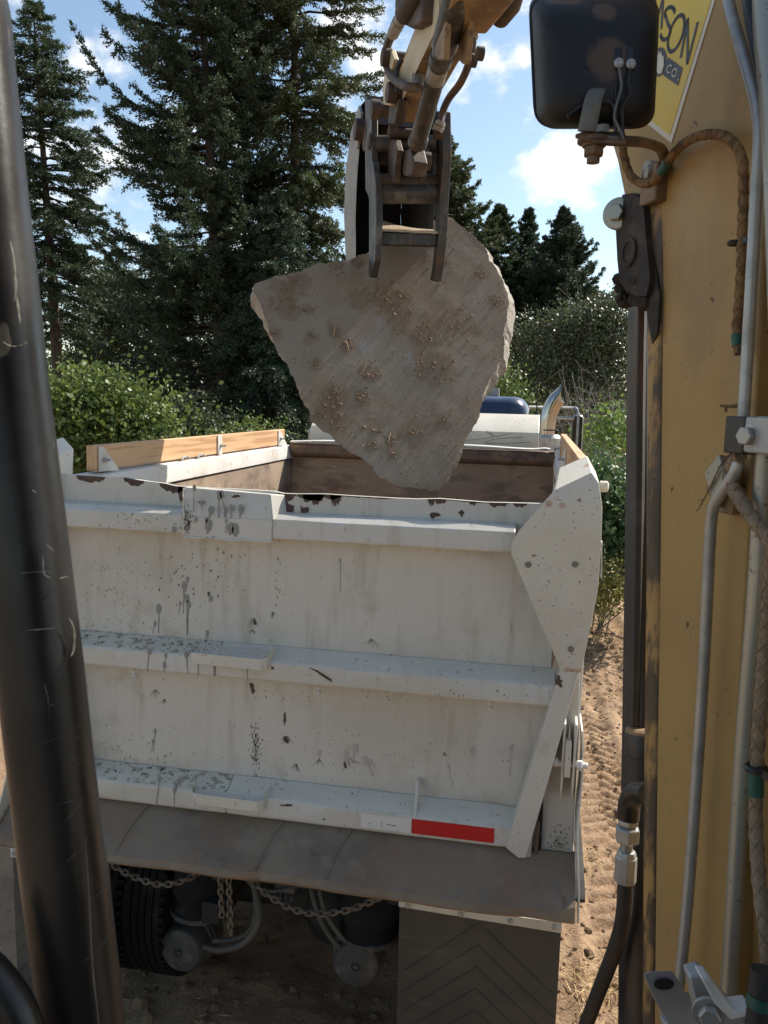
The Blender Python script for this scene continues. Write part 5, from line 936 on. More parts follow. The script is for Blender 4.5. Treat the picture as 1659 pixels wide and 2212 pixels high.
O3 = [opl(px, py, SP, SN) for px, py in opx]; CEN = np.mean(O3, axis=0)
SU_ = np.array([0, 0, 1.0]) - SN * SN[2]; SU_ /= np.linalg.norm(SU_); SR_ = np.cross(SU_, SN) ; SR_ = SR_ if SR_.dot(ER) > 0 else -SR_
uv = np.array([[(p - CEN).dot(SR_), (p - CEN).dot(SU_)] for p in O3])
# resample the outline finely and roughen it
L = np.r_[0, np.cumsum(np.linalg.norm(np.diff(np.vstack([uv, uv[:1]]), axis=0), axis=1))]; NB = 300; s = np.linspace(0, L[-1], NB, endpoint=False); uvc = np.vstack([uv, uv[:1]])
B2 = np.c_[np.interp(s, L, uvc[:, 0]), np.interp(s, L, uvc[:, 1])]; rg = np.random.default_rng(5)
def smooth_noise(n, k, r): 
    a = r.normal(size=n); f = np.fft.rfft(a); f[k:] = 0; a = np.fft.irfft(f, n); return a / (a.std() + 1e-9)
tang = np.roll(B2, -1, 0) - np.roll(B2, 1, 0); tang /= np.linalg.norm(tang, axis=1)[:, None]; nrm = np.c_[tang[:, 1], -tang[:, 0]]
if ((B2 - B2.mean(0)) * nrm).sum() < 0: nrm = -nrm
B2 = B2 + nrm * (smooth_noise(NB, 60, rg) * .0022 + smooth_noise(NB, 140, rg) * .0024)[:, None]
ang_ = np.arctan2(B2[:, 1], B2[:, 0])
out_w = .082 * np.clip(np.cos(ang_ - radians(36)), 0, 1) ** 1.6 + .05 * np.clip(np.cos(ang_ - radians(165)), 0, 1) ** 2 - .16 * np.clip(np.cos(ang_ - radians(235)), 0, 1) ** .8   # how far the broken edge flares behind the face
TH = .17; levels = [0, .012, .03, .06, .09, .12, .15, TH]; sv = MB(); ringsS = []
base_a = smooth_noise(NB, 28, rg); base_b = smooth_noise(NB, 110, rg)
for li, dz in enumerate(levels):
    t = dz / TH; fl = np.where(out_w > 0, out_w * (1 - (1 - t) ** 2), out_w * t)
    fac_ = np.round(base_a * 1.2 + t * 2.2) * .006 - .006                     # stepped fracture facets shared from level to level
    j = (fac_ * min(1, t * 4) + smooth_noise(NB, 120, rg) * .0045 + base_b * .003) * (0 if li == 0 else .6 if li == 1 else 1)
    U = B2 + nrm * (np.minimum(fl + j, fl + .008) - (.02 if li == len(levels) - 1 else 0))[:, None]
    ringsS.append([CEN + SR_ * u + SU_ * v - SN * (dz + (0 if li == 0 else .006 * float(base_b[k_] > .4))) for k_, (u, v) in enumerate(U)])
sv.rings(ringsS, 1, caps=False); sv.add(ringsS[-1], [tuple(range(NB))], 1)
# front face: triangulated inward rings with gentle relief
from mathutils.geometry import delaunay_2d_cdt
from mathutils import noise as mn
pts2 = [Vector(p) for p in B2]; ed = [(i, (i + 1) % NB) for i in range(NB)]
lo, hi = B2.min(0), B2.max(0); gx_ = np.arange(lo[0], hi[0], .022); gy_ = np.arange(lo[1], hi[1], .022)
def inside(p):
    x, y = p; c = False
    for i in range(0, NB):
        x1, y1 = B2[i]; x2, y2 = B2[(i + 1) % NB]
        if (y1 > y) != (y2 > y) and x < (x2 - x1) * (y - y1) / (y2 - y1) + x1: c = not c
    return c
inn = [Vector((x, y)) for x in gx_ for y in gy_ if inside((x, y))]
cv, ce, cf, *_ = delaunay_2d_cdt(pts2 + inn, ed, [], 1, 1e-5)
def relief(x, y): return .003 * mn.noise(Vector((x * 2.2, y * 2.2, 3))) + .0007 * mn.noise(Vector((x * 9, y * 9, 5))) + .0003 * mn.noise(Vector((x * 28, y * 28, 1)))
fv = [CEN + SR_ * p.x + SU_ * p.y + (SN * relief(p.x, p.y) if i >= NB else 0) for i, p in enumerate(cv)]
o_ = len(sv.v); sv.add(fv, [tuple(f) for f in cf], 0)
seeds = [(690, 500, 40, 50, 40), (820, 510, 60, 45, 90), (300, 390, 50, 25, 45), (260, 560, 60, 35, 50), (370, 570, 30, 12, 18), (230, 460, 60, 25, 25), (540, 700, 12, 20, 14), (600, 780, 30, 18, 16), (420, 900, 15, 20, 14), (530, 1110, 28, 60, 120), (545, 1230, 22, 50, 70), (690, 1090, 35, 35, 45), (770, 1290, 40, 12, 30), (870, 1350, 14, 25, 26), (760, 1380, 30, 20, 30), (880, 1430, 20, 20, 16), (1020, 1310, 60, 14, 28), (1180, 1240, 30, 12, 14), (1110, 920, 80, 60, 90), (1080, 720, 60, 50, 50), (1420, 350, 25, 12, 12), (1200, 285, 12, 6, 10), (680, 280, 30, 30, 30), (560, 300, 20, 20, 14), (180, 715, 14, 8, 12), (390, 730, 18, 8, 12), (750, 960, 30, 14, 20), (690, 930, 25, 20, 14), (1490, 520, 30, 30, 20), (940, 480, 20, 15, 14), (1250, 650, 90, 60, 30), (440, 1200, 20, 14, 12), (930, 620, 60, 60, 20)]
conc = MAT('muddy_concrete_face', (.238, .192, .140), .75, layers=[((.205, .150, .098), 2.0, .40, .62, .9), ((.27, .26, .25), (4, 4, 2.2), .56, .70, .8), ((.25, .165, .10), 4, .57, .70, .6), ((.15, .105, .07), (10, 10, 6), .58, .72, .6), ((.30, .29, .28), (34, 34, 4), .68, .74, .5)], bump=[(7, .0014), (60, .0007)], marks=[((.150, .092, .050), opl(530.9 + x * .36, 464.5 + y * .36, SP, SN), max(.03, .0011 * max(sx, sy)) * 1.25, .5) for x, y, sx, sy, n in seeds], mnoise=(13, 3.2, .35))
slab = tag(sv.build('concrete_slab', [conc, conc_e], None, ang=40), 'big broken concrete slab with mud on its face, held up over the truck bed', 'concrete slab')
# soil stuck to the face: crumbs in clusters
g = random.Random(12); cl = []
cb_ = MB()
import itertools
def crumb(zx, zy, s):
    px, py = 530.9 + zx * .36, 464.5 + zy * .36; p = opl(px, py, SP, SN); u, v = (p - CEN).dot(SR_), (p - CEN).dot(SU_)
    if not inside((u, v)): return
    c = CEN + SR_ * u + SU_ * v + SN * (relief(u, v) + s * .35); n = 6; a0 = g.uniform(0, 6); rr_ = [[c + SN * (s * h * .7) + (SR_ * cos(a0 + 2 * pi * k / n) + SU_ * sin(a0 + 2 * pi * k / n)) * s * w * g.uniform(.7, 1.3) for k in range(n)] for h, w in ((-.8, .8), (-.3, 1.1), (.15, .8), (.4, .3))]
    cb_.rings(rr_)
for x, y, sx, sy, n in seeds:
    for _ in range(int(n * 1.5)): crumb(g.gauss(x, sx * .8), g.gauss(y, sy * .8), min(.011, .0024 * math.exp(g.gauss(.2, .5))))
for _ in range(900): crumb(g.uniform(40, 1580), g.uniform(20, 1660), g.uniform(.0018, .005))
# a few straw bits stuck in the mud
for zx, zy in [(530, 700), (365, 830), (712, 920), (610, 790), (800, 470), (860, 1340)]:
    p = opl(530.9 + zx * .36, 464.5 + zy * .36, SP, SN) + SN * .008; a = g.uniform(.9, 2.0); d = (SR_ * cos(a) + SU_ * sin(a)) * .03; cb_.tube([p - d, p + SN * .006, p + d], .0016, 4, 1)
straw = MAT('dry_straw', (.50, .36, .17), .8, island=.3)
so_ = cb_.build('stuck_soil', [clod_m, straw], slab, ang=60); so_['kind'] = 'stuff'
#==PART4==
# ================================================================== GROUND
dirt = MAT('tracked_dirt', (.365, .235, .138), .95, layers=[((.25, .16, .09), 1.6, .42, .64, .8), ((.42, .29, .17), 4.5, .5, .68, .7), ((.17, .105, .06), 9, .58, .70, .7), ((.48, .36, .22), 40, .62, .72, .6)], bump=[(16, .02), (55, .016), (160, .006)])
def grid_axis(pieces):
    out = []
    for a, b, st in pieces: out += list(np.arange(a, b, st))
    return np.array(out + [pieces[-1][1]])
def out_from(a, b, n): return list(a + (b - a) * np.linspace(0, 1, n) ** 3)
gx = np.r_[-np.array(out_from(4, 900, 26))[::-1][:-1], np.arange(-4, .2, .07), np.arange(.2, 1.7, .017), np.arange(1.7, 6, .12), np.array(out_from(6, 900, 26))]
gy = np.r_[-np.array(out_from(3, 300, 16))[::-1][:-1], np.arange(-3, -1, .1), np.arange(-1, 11, .022), np.arange(11, 22, .2), np.array(out_from(22, 1400, 26))]
X, Y = np.meshgrid(gx, gy); rg = np.random.default_rng(3)
def vnoise(x, y, s, seed):
    r = np.random.default_rng(seed); T_ = r.random((128, 128)); u, v = x * s, y * s; i, j = np.floor(u).astype(int), np.floor(v).astype(int); fu, fv = u - i, v - j; fu = fu * fu * (3 - 2 * fu); fv = fv * fv * (3 - 2 * fv)
    g_ = lambda a, b: T_[a % 128, b % 128]
    return (g_(i, j) * (1 - fu) + g_(i + 1, j) * fu) * (1 - fv) + (g_(i, j + 1) * (1 - fu) + g_(i + 1, j + 1) * fu) * fv - .5
Zg = .10 * vnoise(X, Y, .35, 1) + .06 * vnoise(X, Y, 1.3, 2) + .022 * vnoise(X, Y, 4, 3) + .014 * vnoise(X, Y, 11, 4) + .014 * vnoise(X, Y, 26, 5)
def track(xc, w, pitch, depth, wob, seed):
    c = xc + wob * np.sin(Y * .35 + seed) + .04 * vnoise(X * 0 + 1, Y, .8, seed); d = (X - c); m = np.clip((w / 2 - np.abs(d)) / .04, 0, 1)
    ph = (Y / pitch + np.abs(d) * 3.0 + .5 * (d > 0)) % 1.0; lug = np.clip(np.minimum(ph, 1 - ph) * 6 - .9, -1, 1); wear = np.clip(vnoise(X, Y, 1.4, seed + 9) * 4 + .75, 0, 1)
    return m * (-depth * .4 + depth * .6 * lug * wear) + .03 * np.exp(-((np.abs(d) - w / 2 - .05) / .05) ** 2)
near = ((Y > -2) & (Y < 11.5) & (X > -4) & (X < 5)).astype(float)
Zg += near * (track(.62, .42, .17, .045, .05, 1) + track(1.18, .30, .13, .035, .06, 4) + .5 * track(.95, .5, .24, .05, .1, 7) + .6 * track(1.9, .4, .17, .04, .05, 11))
big = vnoise(X, Y, 3.2, 21); Zg += near * np.clip(big - .2, 0, 1) * .10
dd = np.hypot(X, Y - 2); Zg = np.where(dd > 60, Zg * 0, Zg) - np.clip(dd - 60, 0, 2000) * .012 - .035
nr_, nc_ = X.shape; V = np.c_[X.ravel(), Y.ravel(), Zg.ravel()]; idx = np.arange(nr_ * nc_).reshape(nr_, nc_); Q = np.stack([idx[:-1, :-1], idx[:-1, 1:], idx[1:, 1:], idx[1:, :-1]], -1).reshape(-1, 4)
gnd = npmesh('ground', V, Q, dirt, smooth=True); tag(gnd, kind='structure')
hill_m = MAT('far_woods', (.05, .075, .07), .9, layers=[((.07, .095, .06), .08, .45, .6, .7)])  # distance haze put into the hills' bluish colour
hx = np.linspace(-700, 700, 120); hv = []; hq = []
for k, (yy, hs) in enumerate(((330, 0), (420, 1), (560, .4), (700, -.3))):
    for i, x in enumerate(hx): hv.append((x, yy + 20 * sin(x * .01), -8 + max(0, hs) * (11 + 5 * sin(x * .013 + 1) + 3 * sin(x * .05) + 1.5 * sin(x * .21)) - (6 if hs < 0 else 0)))
n = len(hx); hq = [(k * n + i, k * n + i + 1, (k + 1) * n + i + 1, (k + 1) * n + i) for k in range(3) for i in range(n - 1)]
tag(npmesh('hills', hv, hq, hill_m, smooth=True), kind='structure')

def ground_z(x, y):
    i = np.clip(np.searchsorted(gy, y) - 1, 0, nr_ - 2); j = np.clip(np.searchsorted(gx, x) - 1, 0, nc_ - 2); return Zg[i, j]
# ------------------------------------------------------------------ foliage tools
rng = np.random.default_rng(77)
def unit(a): return a / (np.linalg.norm(a, axis=-1, keepdims=True) + 1e-9)
def blades(C, A, L, Wd, rng, fold=.0):
    """one diamond blade per row: base C, direction A, length L, half width Wd"""
    n = len(C); R = unit(rng.normal(size=(n, 3))); Wv = unit(np.cross(A, R)) * Wd[:, None]; M_ = C + A * (L * .5)[:, None]
    V = np.stack([C, M_ + Wv, C + A * L[:, None], M_ - Wv], 1).reshape(-1, 3); return V, np.arange(4 * n).reshape(-1, 4)
def limb(V, Q, pts, radii, sides=6):
    P = np.array(pts, float); k = len(P); o = sum(len(v) for v in V); u = None; ring = []
    for i in range(k):
        t = P[min(i + 1, k - 1)] - P[max(i - 1, 0)]; t /= np.linalg.norm(t) + 1e-9
        if u is None: u = np.cross(t, [.3, .9, .2])
        u = u - u.dot(t) * t; u /= np.linalg.norm(u) + 1e-9; w = np.cross(t, u)
        ring.append([P[i] + radii[i] * (cos(2 * pi * j / sides) * u + sin(2 * pi * j / sides) * w) for j in range(sides)])
    V.append(np.array(ring).reshape(-1, 3)); Q.append(np.array([(o + a * sides + b, o + a * sides + (b + 1) % sides, o + (a + 1) * sides + (b + 1) % sides, o + (a + 1) * sides + b) for a in range(k - 1) for b in range(sides)]))
needle = [MAT('fir_needles_dark', (.046, .072, .036), .55, layers=[((.052, .078, .030), .9, .45, .62, .7)], island=.45, trans=.3),
          MAT('fir_needles_olive', (.072, .096, .042), .55, layers=[((.085, .100, .038), .8, .45, .62, .7)], island=.45, trans=.3),
          MAT('fir_needles_blue', (.046, .071, .040), .55, layers=[((.05, .075, .04), 1.2, .45, .62, .7)], island=.4, trans=.3)]
bark = MAT('fir_bark', (.060, .042, .030), .9, layers=[((.10, .075, .055), (14, 14, 3), .48, .62, .8), ((.03, .025, .02), (22, 22, 5), .55, .66, .8)], bump=[(20, .02)])
bark_g = MAT('grey_bark', (.14, .125, .105), .9, layers=[((.08, .07, .055), 9, .5, .64, .8)], bump=[(30, .01)])
def conifer(label, base_px, top_px, py_top, dist, py_start, prof, nb, seed, mat=0, tr=.22, tip_up=.35, droop=.35, dens=1.0, bl=.17, asym=None, group=None, bend=0.0, rise=0.1, side=None):
    """prof: list of (height fraction within crown, branch length in m)."""
    rg = np.random.default_rng(seed); b = gpos(base_px, dist); zt = zat(top_px, py_top, dist); t_ = gpos(top_px, dist, zt); zs = zat(base_px, py_start, dist)
    o = thing('conifer_tree', b, label, 'tree', group); TV, TQ = [], []
    def axis(z): s = (z - b[2]) / (t_[2] - b[2]); return b + (t_ - b) * s + np.array([bend * sin(pi * s), 0, 0])
    zsq = np.linspace(b[2] - .3, t_[2], 16); limb(TV, TQ, [axis(z) for z in zsq], [tr * (1 - .95 * k / 15) + .012 for k in range(16)], 9)
    CC, AA, LL = [], [], []
    hs = np.sort(rg.random(nb)) ; pf = np.array(prof)
    for i, h in enumerate(hs):
        z = zs + (t_[2] - zs) * h; L0 = np.interp(h, pf[:, 0], pf[:, 1]) * rg.uniform(.62, 1.12); az = i * 2.39996 + rg.normal() * .4
        d = np.array([cos(az), sin(az), 0])
        if side is not None: L0 *= 1 + side * d[0]
        if L0 < .12: L0 = .12
        p0 = axis(z); ns = max(4, int(L0 / .16)); T = np.linspace(0, 1, ns + 1); dr = droop * rg.uniform(.6, 1.4); tu = tip_up * rg.uniform(.5, 1.4); rs = rise * rg.uniform(.2, 1.6) + .5 * h * h
        sw = rg.normal() * .12; sd = np.array([-d[1], d[0], 0])
        P = p0 + np.outer(T * L0, d) + np.outer(sw * L0 * T ** 2, sd); P[:, 2] += L0 * (rs * T - dr * T ** 1.6 + tu * T ** 3)
        P[1:-1] += rg.normal(size=(ns - 1, 3)) * .03
        step = max(1, ns // 5); idx = list(range(0, ns + 1, step)); limb(TV, TQ, P[idx], np.linspace(.018 + .010 * L0, .006, len(idx)), 4)
        start = rg.uniform(.12, .38) if L0 > 1 else .05
        for k in range(ns + 1):
            t = T[k]
            if t < start: continue
            tdir = unit(P[min(k + 1, ns)] - P[max(k - 1, 0)])
            for s_ in (-1, 1, 0):
                if s_ and rg.random() > .92 * dens: continue
                l = (.06 + .15 * min(1, L0) + .26 * L0 * (1 - t) ** .8 * (t > .1)) * rg.uniform(.5, 1.15) if s_ else .12
                l = min(l, .85)
                td = unit(tdir * .75 + s_ * sd * rg.uniform(.5, 1.0) + np.array([0, 0, rg.normal() * .18 - .12])) if s_ else tdir
                m = max(2, int(l / .075)); u = np.linspace(.05, 1, m)
                pts = P[k] + np.outer(u * l, td); pts[:, 2] -= .22 * l * u ** 2 * rg.uniform(0, 1.6)
                CC.append(pts); AA.append(np.repeat(td[None], m, 0)); LL.append(np.full(m, 1.0))
    C = np.vstack(CC); A = np.vstack(AA); kq = 13; bl = bl * .78
    C = np.repeat(C, kq, 0) + rg.normal(size=(len(C) * kq, 3)) * .03; A = unit(np.repeat(A, kq, 0) + rg.normal(size=(len(C), 3)) * .7 + np.array([0, 0, -.06])); n = len(C)
    V, Q = blades(C, A, bl * rg.uniform(.6, 1.25, n), bl * .19 * rg.uniform(.6, 1.3, n), rg)
    npmesh('trunk', np.vstack(TV), np.vstack(TQ), bark, o, smooth=True); npmesh('crown', V, Q, needle[mat], o)
    return o
GT = 'tall conifers behind the truck'
conifer('slender half-bare conifer standing alone at the far left, wispy pointed top', 138, 95, 12, 30, 720, [(0, 1.7), (.2, 2.1), (.38, 2.0), (.48, 2.3), (.60, 2.2), (.72, 1.6), (.80, 1.5), (.9, .95), (1, .2)], 200, 1, 0, .26, .25, .5, .95, .13, group=GT)
conifer('tall dark conifer with the longest upswept branches, left of the centre pair', 497, 422, -330, 24, 880, [(0, 2.9), (.2, 3.1), (.4, 3.0), (.6, 2.45), (.75, 1.95), (.9, 1.1), (1, .15)], 205, 2, 0, .26, .6, .46, 1.0, .13, group=GT, side=-.22)
conifer('tall dark conifer with slim trunk, right half of the close centre pair', 505, 462, -380, 25.5, 800, [(0, 1.7), (.2, 2.2), (.4, 2.3), (.6, 2.2), (.8, 1.5), (1, .15)], 130, 3, 2, .20, .45, .4, 1.0, .13, group=GT)
conifer('broad olive-green conifer just left of the excavator bucket', 640, 622, -420, 26, 840, [(0, 2.0), (.15, 2.3), (.35, 2.45), (.52, 2.5), (.7, 2.4), (.85, 1.5), (1, .2)], 290, 4, 1, .26, .2, .55, 1.0, .13, group=GT)
conifer('low spreading conifer with dark boughs under the broad olive one', 600, 590, 420, 23, 960, [(0, 1.9), (.3, 1.9), (.6, 1.5), (.85, .9), (1, .1)], 190, 5, 2, .14, .1, .55, 1.0, .13, group=GT)
conifer('conifer half hidden behind the dark bucket, sloping right shoulder', 955, 940, 290, 46, 800, [(0, 4.2), (.3, 4.0), (.55, 3.2), (.75, 1.9), (.9, .8), (1, .1)], 270, 6, 1, .24, .3, .35, 1.0, .19, group=GT)
conifer('pointed conifer next right of the one behind the bucket', 1062, 1062, 445, 48, 800, [(0, 3.4), (.3, 3.0), (.55, 2.2), (.75, 1.2), (.9, .5), (1, .08)], 230, 7, 0, .2, .3, .3, 1.0, .19, group=GT)
conifer('narrow conifer squeezed between two pointed ones right of the slab', 1122, 1122, 455, 52, 800, [(0, 3.2), (.3, 2.8), (.55, 1.9), (.75, 1.0), (.9, .42), (1, .08)], 210, 8, 2, .2, .3, .3, 1.0, .20, group=GT)
conifer('rightmost pointed conifer, beside the excavator boom', 1198, 1197, 452, 46, 820, [(0, 3.6), (.3, 3.1), (.5, 2.5), (.68, 1.5), (.82, .9), (.92, .42), (1, .06)], 220, 9, 2, .2, .42, .3, 1.0, .19, group=GT)
conifer('short round-topped conifer low behind the small pointed ones', 1265, 1262, 618, 50, 850, [(0, 2.2), (.5, 1.7), (.85, .9), (1, .1)], 120, 10, 1, .16, .3, .3, 1.0, .19, group=GT)
conifer('small dark conifer deep between the left and centre trees', 262, 255, 540, 40, 860, [(0, 2.4), (.4, 2.3), (.75, 1.4), (1, .1)], 100, 14, 0, .18, .3, .4, .9, .13, group=GT)
# --- leafy trees and bushes: stems with leaf blades gathered in clumps
def leafy(name, label, cat, base_px, dist, blobs, nclump, per, leaf, mat, seed, group=None, stems=5, srad=.03, asp=.36, bark_m=None, twigs=0, droop=-.1, z0=0.0, spread=1.0):
    """blobs: (px, py, rx px, ry px, weight) outlines of the crown's lobes at the given distance"""
    rg = np.random.default_rng(seed); b = gpos(base_px, dist, z0); o = thing(name, b, label, cat, group); S = dist / F; CC = []; TV, TQ = [], []
    wt = np.array([q[4] for q in blobs], float); wt /= wt.sum(); right = np.array([FWD[1], -FWD[0], 0])
    for k in range(nclump):
        px, py, rx, ry, _ = blobs[rg.choice(len(blobs), p=wt)]; c = gpos(px, dist, zat(px, py, dist)); v = rg.normal(size=3); v /= np.linalg.norm(v); v *= rg.random() ** .45
        CC.append(c + right * v[0] * rx * S + FWD * v[1] * rx * S * spread + np.array([0, 0, v[2] * ry * S]))
    CC = np.array(CC); CC = CC[CC[:, 2] > z0 + .05]
    for k in range(stems):
        tgt = CC[rg.integers(len(CC))]; mid = (b + tgt) / 2 + rg.normal(size=3) * .12 * np.linalg.norm(tgt - b); limb(TV, TQ, curve([b + rg.normal(size=3) * [.1, .1, 0], mid, tgt], 3), np.linspace(srad, srad * .25, 7), 5)
    for k in range(twigs):
        tgt = CC[rg.integers(len(CC))]; q = tgt + rg.normal(size=3) * .5; limb(TV, TQ, [tgt, (tgt + q) / 2 + rg.normal(size=3) * .06, q], [srad * .3, srad * .2, srad * .1], 4)
    n = len(CC) * per; sz = np.repeat(rg.uniform(.12, .30, len(CC)), per) * leaf / .07 if leaf > .05 else np.repeat(rg.uniform(.12, .3, len(CC)), per)
    C = np.repeat(CC, per, 0) + rg.normal(size=(n, 3)) * np.minimum(sz, .34)[:, None] * [1, 1, .7]; A = unit(rg.normal(size=(n, 3)) + np.array([0, 0, droop])); L = leaf * rg.uniform(.6, 1.3, n)
    V, Q = blades(C, A, L, L * asp * rg.uniform(.7, 1.2, n), rg)
    if TV: npmesh('stem', np.vstack(TV), np.vstack(TQ), bark_m or bark_g, o, smooth=True)
    npmesh('foliage', V, Q, mat, o); return o
lf_bright = MAT('bright_leaves', (.155, .205, .048), .5, layers=[((.20, .24, .06), 1.6, .5, .7, .8), ((.07, .12, .035), 2.4, .45, .62, .7), ((.24, .15, .06), 2.0, .64, .74, .7)], island=.4, trans=.3)
lf_dark = MAT('dark_broad_leaves', (.062, .088, .034), .5, layers=[((.085, .105, .040), .9, .46, .64, .8)], island=.5, trans=.22)
lf_olive = MAT('olive_grey_leaves', (.105, .130, .058), .42, layers=[((.095, .105, .06), 1.1, .46, .64, .8)], island=.5, trans=.2)
lf_light = MAT('light_green_leaves', (.17, .25, .055), .5, layers=[((.11, .17, .04), 3, .45, .62, .7)], island=.35, trans=.35)
lf_bram = MAT('bramble_leaves', (.085, .15, .055), .45, layers=[((.15, .20, .10), 4, .5, .68, .7)], island=.45, trans=.25)
lf_yel = MAT('yellowing_leaves', (.30, .29, .08), .55, layers=[((.16, .2, .06), 5, .45, .62, .8), ((.36, .24, .09), 7, .58, .7, .6)], island=.4, trans=.3)
GB = 'bushes and leafy trees round the clearing'
leafy('leafy_bush', 'bright green bush with reddish tips behind the left wooden sideboard', 'bush', 220, 12.5, [(140, 900, 50, 75, 2), (200, 880, 60, 50, 2), (250, 925, 70, 60, 2.4), (300, 910, 45, 50, 1.5), (180, 970, 110, 70, 3), (325, 970, 50, 50, 1.2), (208, 830, 20, 34, .5), (285, 850, 34, 26, .5), (150, 835, 24, 24, .4), (345, 905, 24, 24, .4), (60, 920, 90, 100, 2), (120, 1090, 100, 110, 3), (240, 1110, 110, 120, 3), (180, 1230, 130, 90, 2.5), (330, 1120, 60, 130, 2)], 832, 26, .082, lf_bright, 21, GB, 16, .022)
leafy('leafy_bush', 'greyish low bush at the middle of the left sideboard', 'bush', 430, 20, [(400, 900, 50, 50, 2), (450, 930, 60, 40, 2), (390, 965, 90, 34, 2), (520, 955, 60, 26, 1), (420, 1050, 110, 70, 3), (520, 1060, 70, 70, 2)], 450, 26, .08, lf_dark, 22, GB, 8, .02)
leafy('leafy_bush', 'light sunlit sprigs rising behind the far end of the left sideboard', 'bush', 540, 17, [(535, 925, 18, 18, 1), (590, 935, 22, 16, 1), (470, 950, 30, 20, 1), (540, 1040, 60, 90, 3), (540, 1150, 70, 60, 2)], 132, 22, .07, lf_bright, 32, GB, 5, .012)
leafy('leafy_tree', 'dark leafy understorey tree between the far left and centre conifers', 'tree', 250, 36, [(230, 640, 90, 60, 2), (300, 680, 110, 90, 3), (180, 720, 80, 90, 2), (330, 760, 140, 100, 3), (240, 800, 130, 90, 2)], 900, 26, .13, lf_dark, 23, GB, 10, .06, spread=.6)
leafy('leafy_tree', 'leafy understorey tree seen through the centre conifer trunks', 'tree', 470, 34, [(420, 700, 90, 90, 2), (520, 740, 90, 90, 2), (460, 820, 150, 90, 3), (560, 840, 100, 80, 2)], 800, 26, .12, lf_dark, 24, GB, 10, .06, spread=.6)
leafy('leafy_bush', 'dim bush hidden behind the concrete slab\'s left side', 'bush', 650, 26, [(620, 860, 70, 80, 2), (680, 900, 80, 70, 2), (600, 940, 90, 50, 2), (760, 900, 90, 80, 2), (850, 880, 80, 80, 1), (680, 1010, 150, 70, 3)], 546, 26, .10, lf_dark, 25, GB, 8, .04)
leafy('leafy_tree', 'olive-grey tree with a wide rounded crown beside the excavator boom', 'tree', 1240, 28, [(1240, 690, 60, 40, 2), (1310, 680, 50, 45, 2), (1180, 740, 60, 60, 2), (1270, 760, 80, 80, 4), (1340, 760, 50, 90, 2), (1150, 800, 70, 60, 2), (1230, 840, 100, 60, 3), (1340, 850, 50, 60, 1), (1120, 720, 30, 40, .6), (1110, 850, 50, 50, 1), (1240, 930, 130, 60, 3)], 1265, 26, .10, lf_olive, 26, GB, 40, .055, twigs=140)
leafy('leafy_bush', 'sunlit green bush peeping out right of the slab above the blue cab', 'bush', 1085, 17, [(1075, 815, 18, 30, 1), (1085, 850, 28, 22, 2), (1060, 860, 30, 30, 1), (1120, 870, 22, 14, .7), (1085, 960, 60, 100, 3), (1085, 1100, 70, 90, 2)], 260, 22, .07, lf_bright, 27, GB, 6, .015)
leafy('sapling', 'light green sapling with drooping leaves right of the truck mirror', 'sapling', 1310, 14.5, [(1325, 910, 22, 26, 2), (1285, 935, 22, 14, 1.4), (1315, 965, 26, 24, 1.5), (1280, 990, 20, 20, 1), (1370, 930, 40, 40, 2), (1320, 1080, 60, 90, 2)], 123, 16, .085, lf_light, 28, GB, 10, .012, droop=-.9)
leafy('bramble_bush', 'dense bramble with round leaves beside the truck\'s right corner post', 'bramble', 1325, 12.0, [(1310, 1050, 40, 40, 2), (1335, 1110, 50, 60, 3), (1300, 1150, 40, 60, 2), (1350, 1200, 60, 40, 2), (1280, 1040, 30, 40, 1), (1420, 1120, 70, 100, 3), (1250, 1100, 60, 90, 1)], 420, 20, .075, lf_bram, 29, GB, 14, .010, asp=.46)
leafy('weed_clump', 'yellowing weeds at the foot of the bramble', 'weeds', 1325, 11.2, [(1315, 1245, 26, 22, 2), (1335, 1270, 26, 26, 2), (1312, 1292, 24, 20, 2), (1390, 1270, 50, 40, 2)], 120, 18, .055, lf_yel, 30, GB, 4, .006, asp=.42)
# bare grey brush right of the stack
dead_m = MAT('dead_grey_twigs', (.24, .21, .18), .85, island=.3)
rg = np.random.default_rng(41); TV, TQ = [], []; b = gpos(1265, 17)
for k in range(60):
    px, py = rg.uniform(1190, 1370), rg.uniform(800, 930); t_ = gpos(px, 17 + rg.normal() * .8, zat(px, py, 17)); s_ = gpos(rg.uniform(1190, 1370), 17, .3 + rg.random()); m_ = (s_ + t_) / 2 + rg.normal(size=3) * .25
    C_ = curve([s_, m_, t_], 4); limb(TV, TQ, C_, np.linspace(.014, .004, len(C_)), 4)
    for _ in range(6):
        i = rg.integers(2, len(C_)); q = C_[i] + rg.normal(size=3) * [.28, .28, .22]; limb(TV, TQ, [C_[i], (C_[i] + q) / 2 + rg.normal(size=3) * .04, q], [.006, .004, .002], 3)
o = thing('dead_brush', b, 'leafless grey brush tangled behind the truck mirror', 'brush'); npmesh('bare_twigs', np.vstack(TV), np.vstack(TQ), dead_m, o)
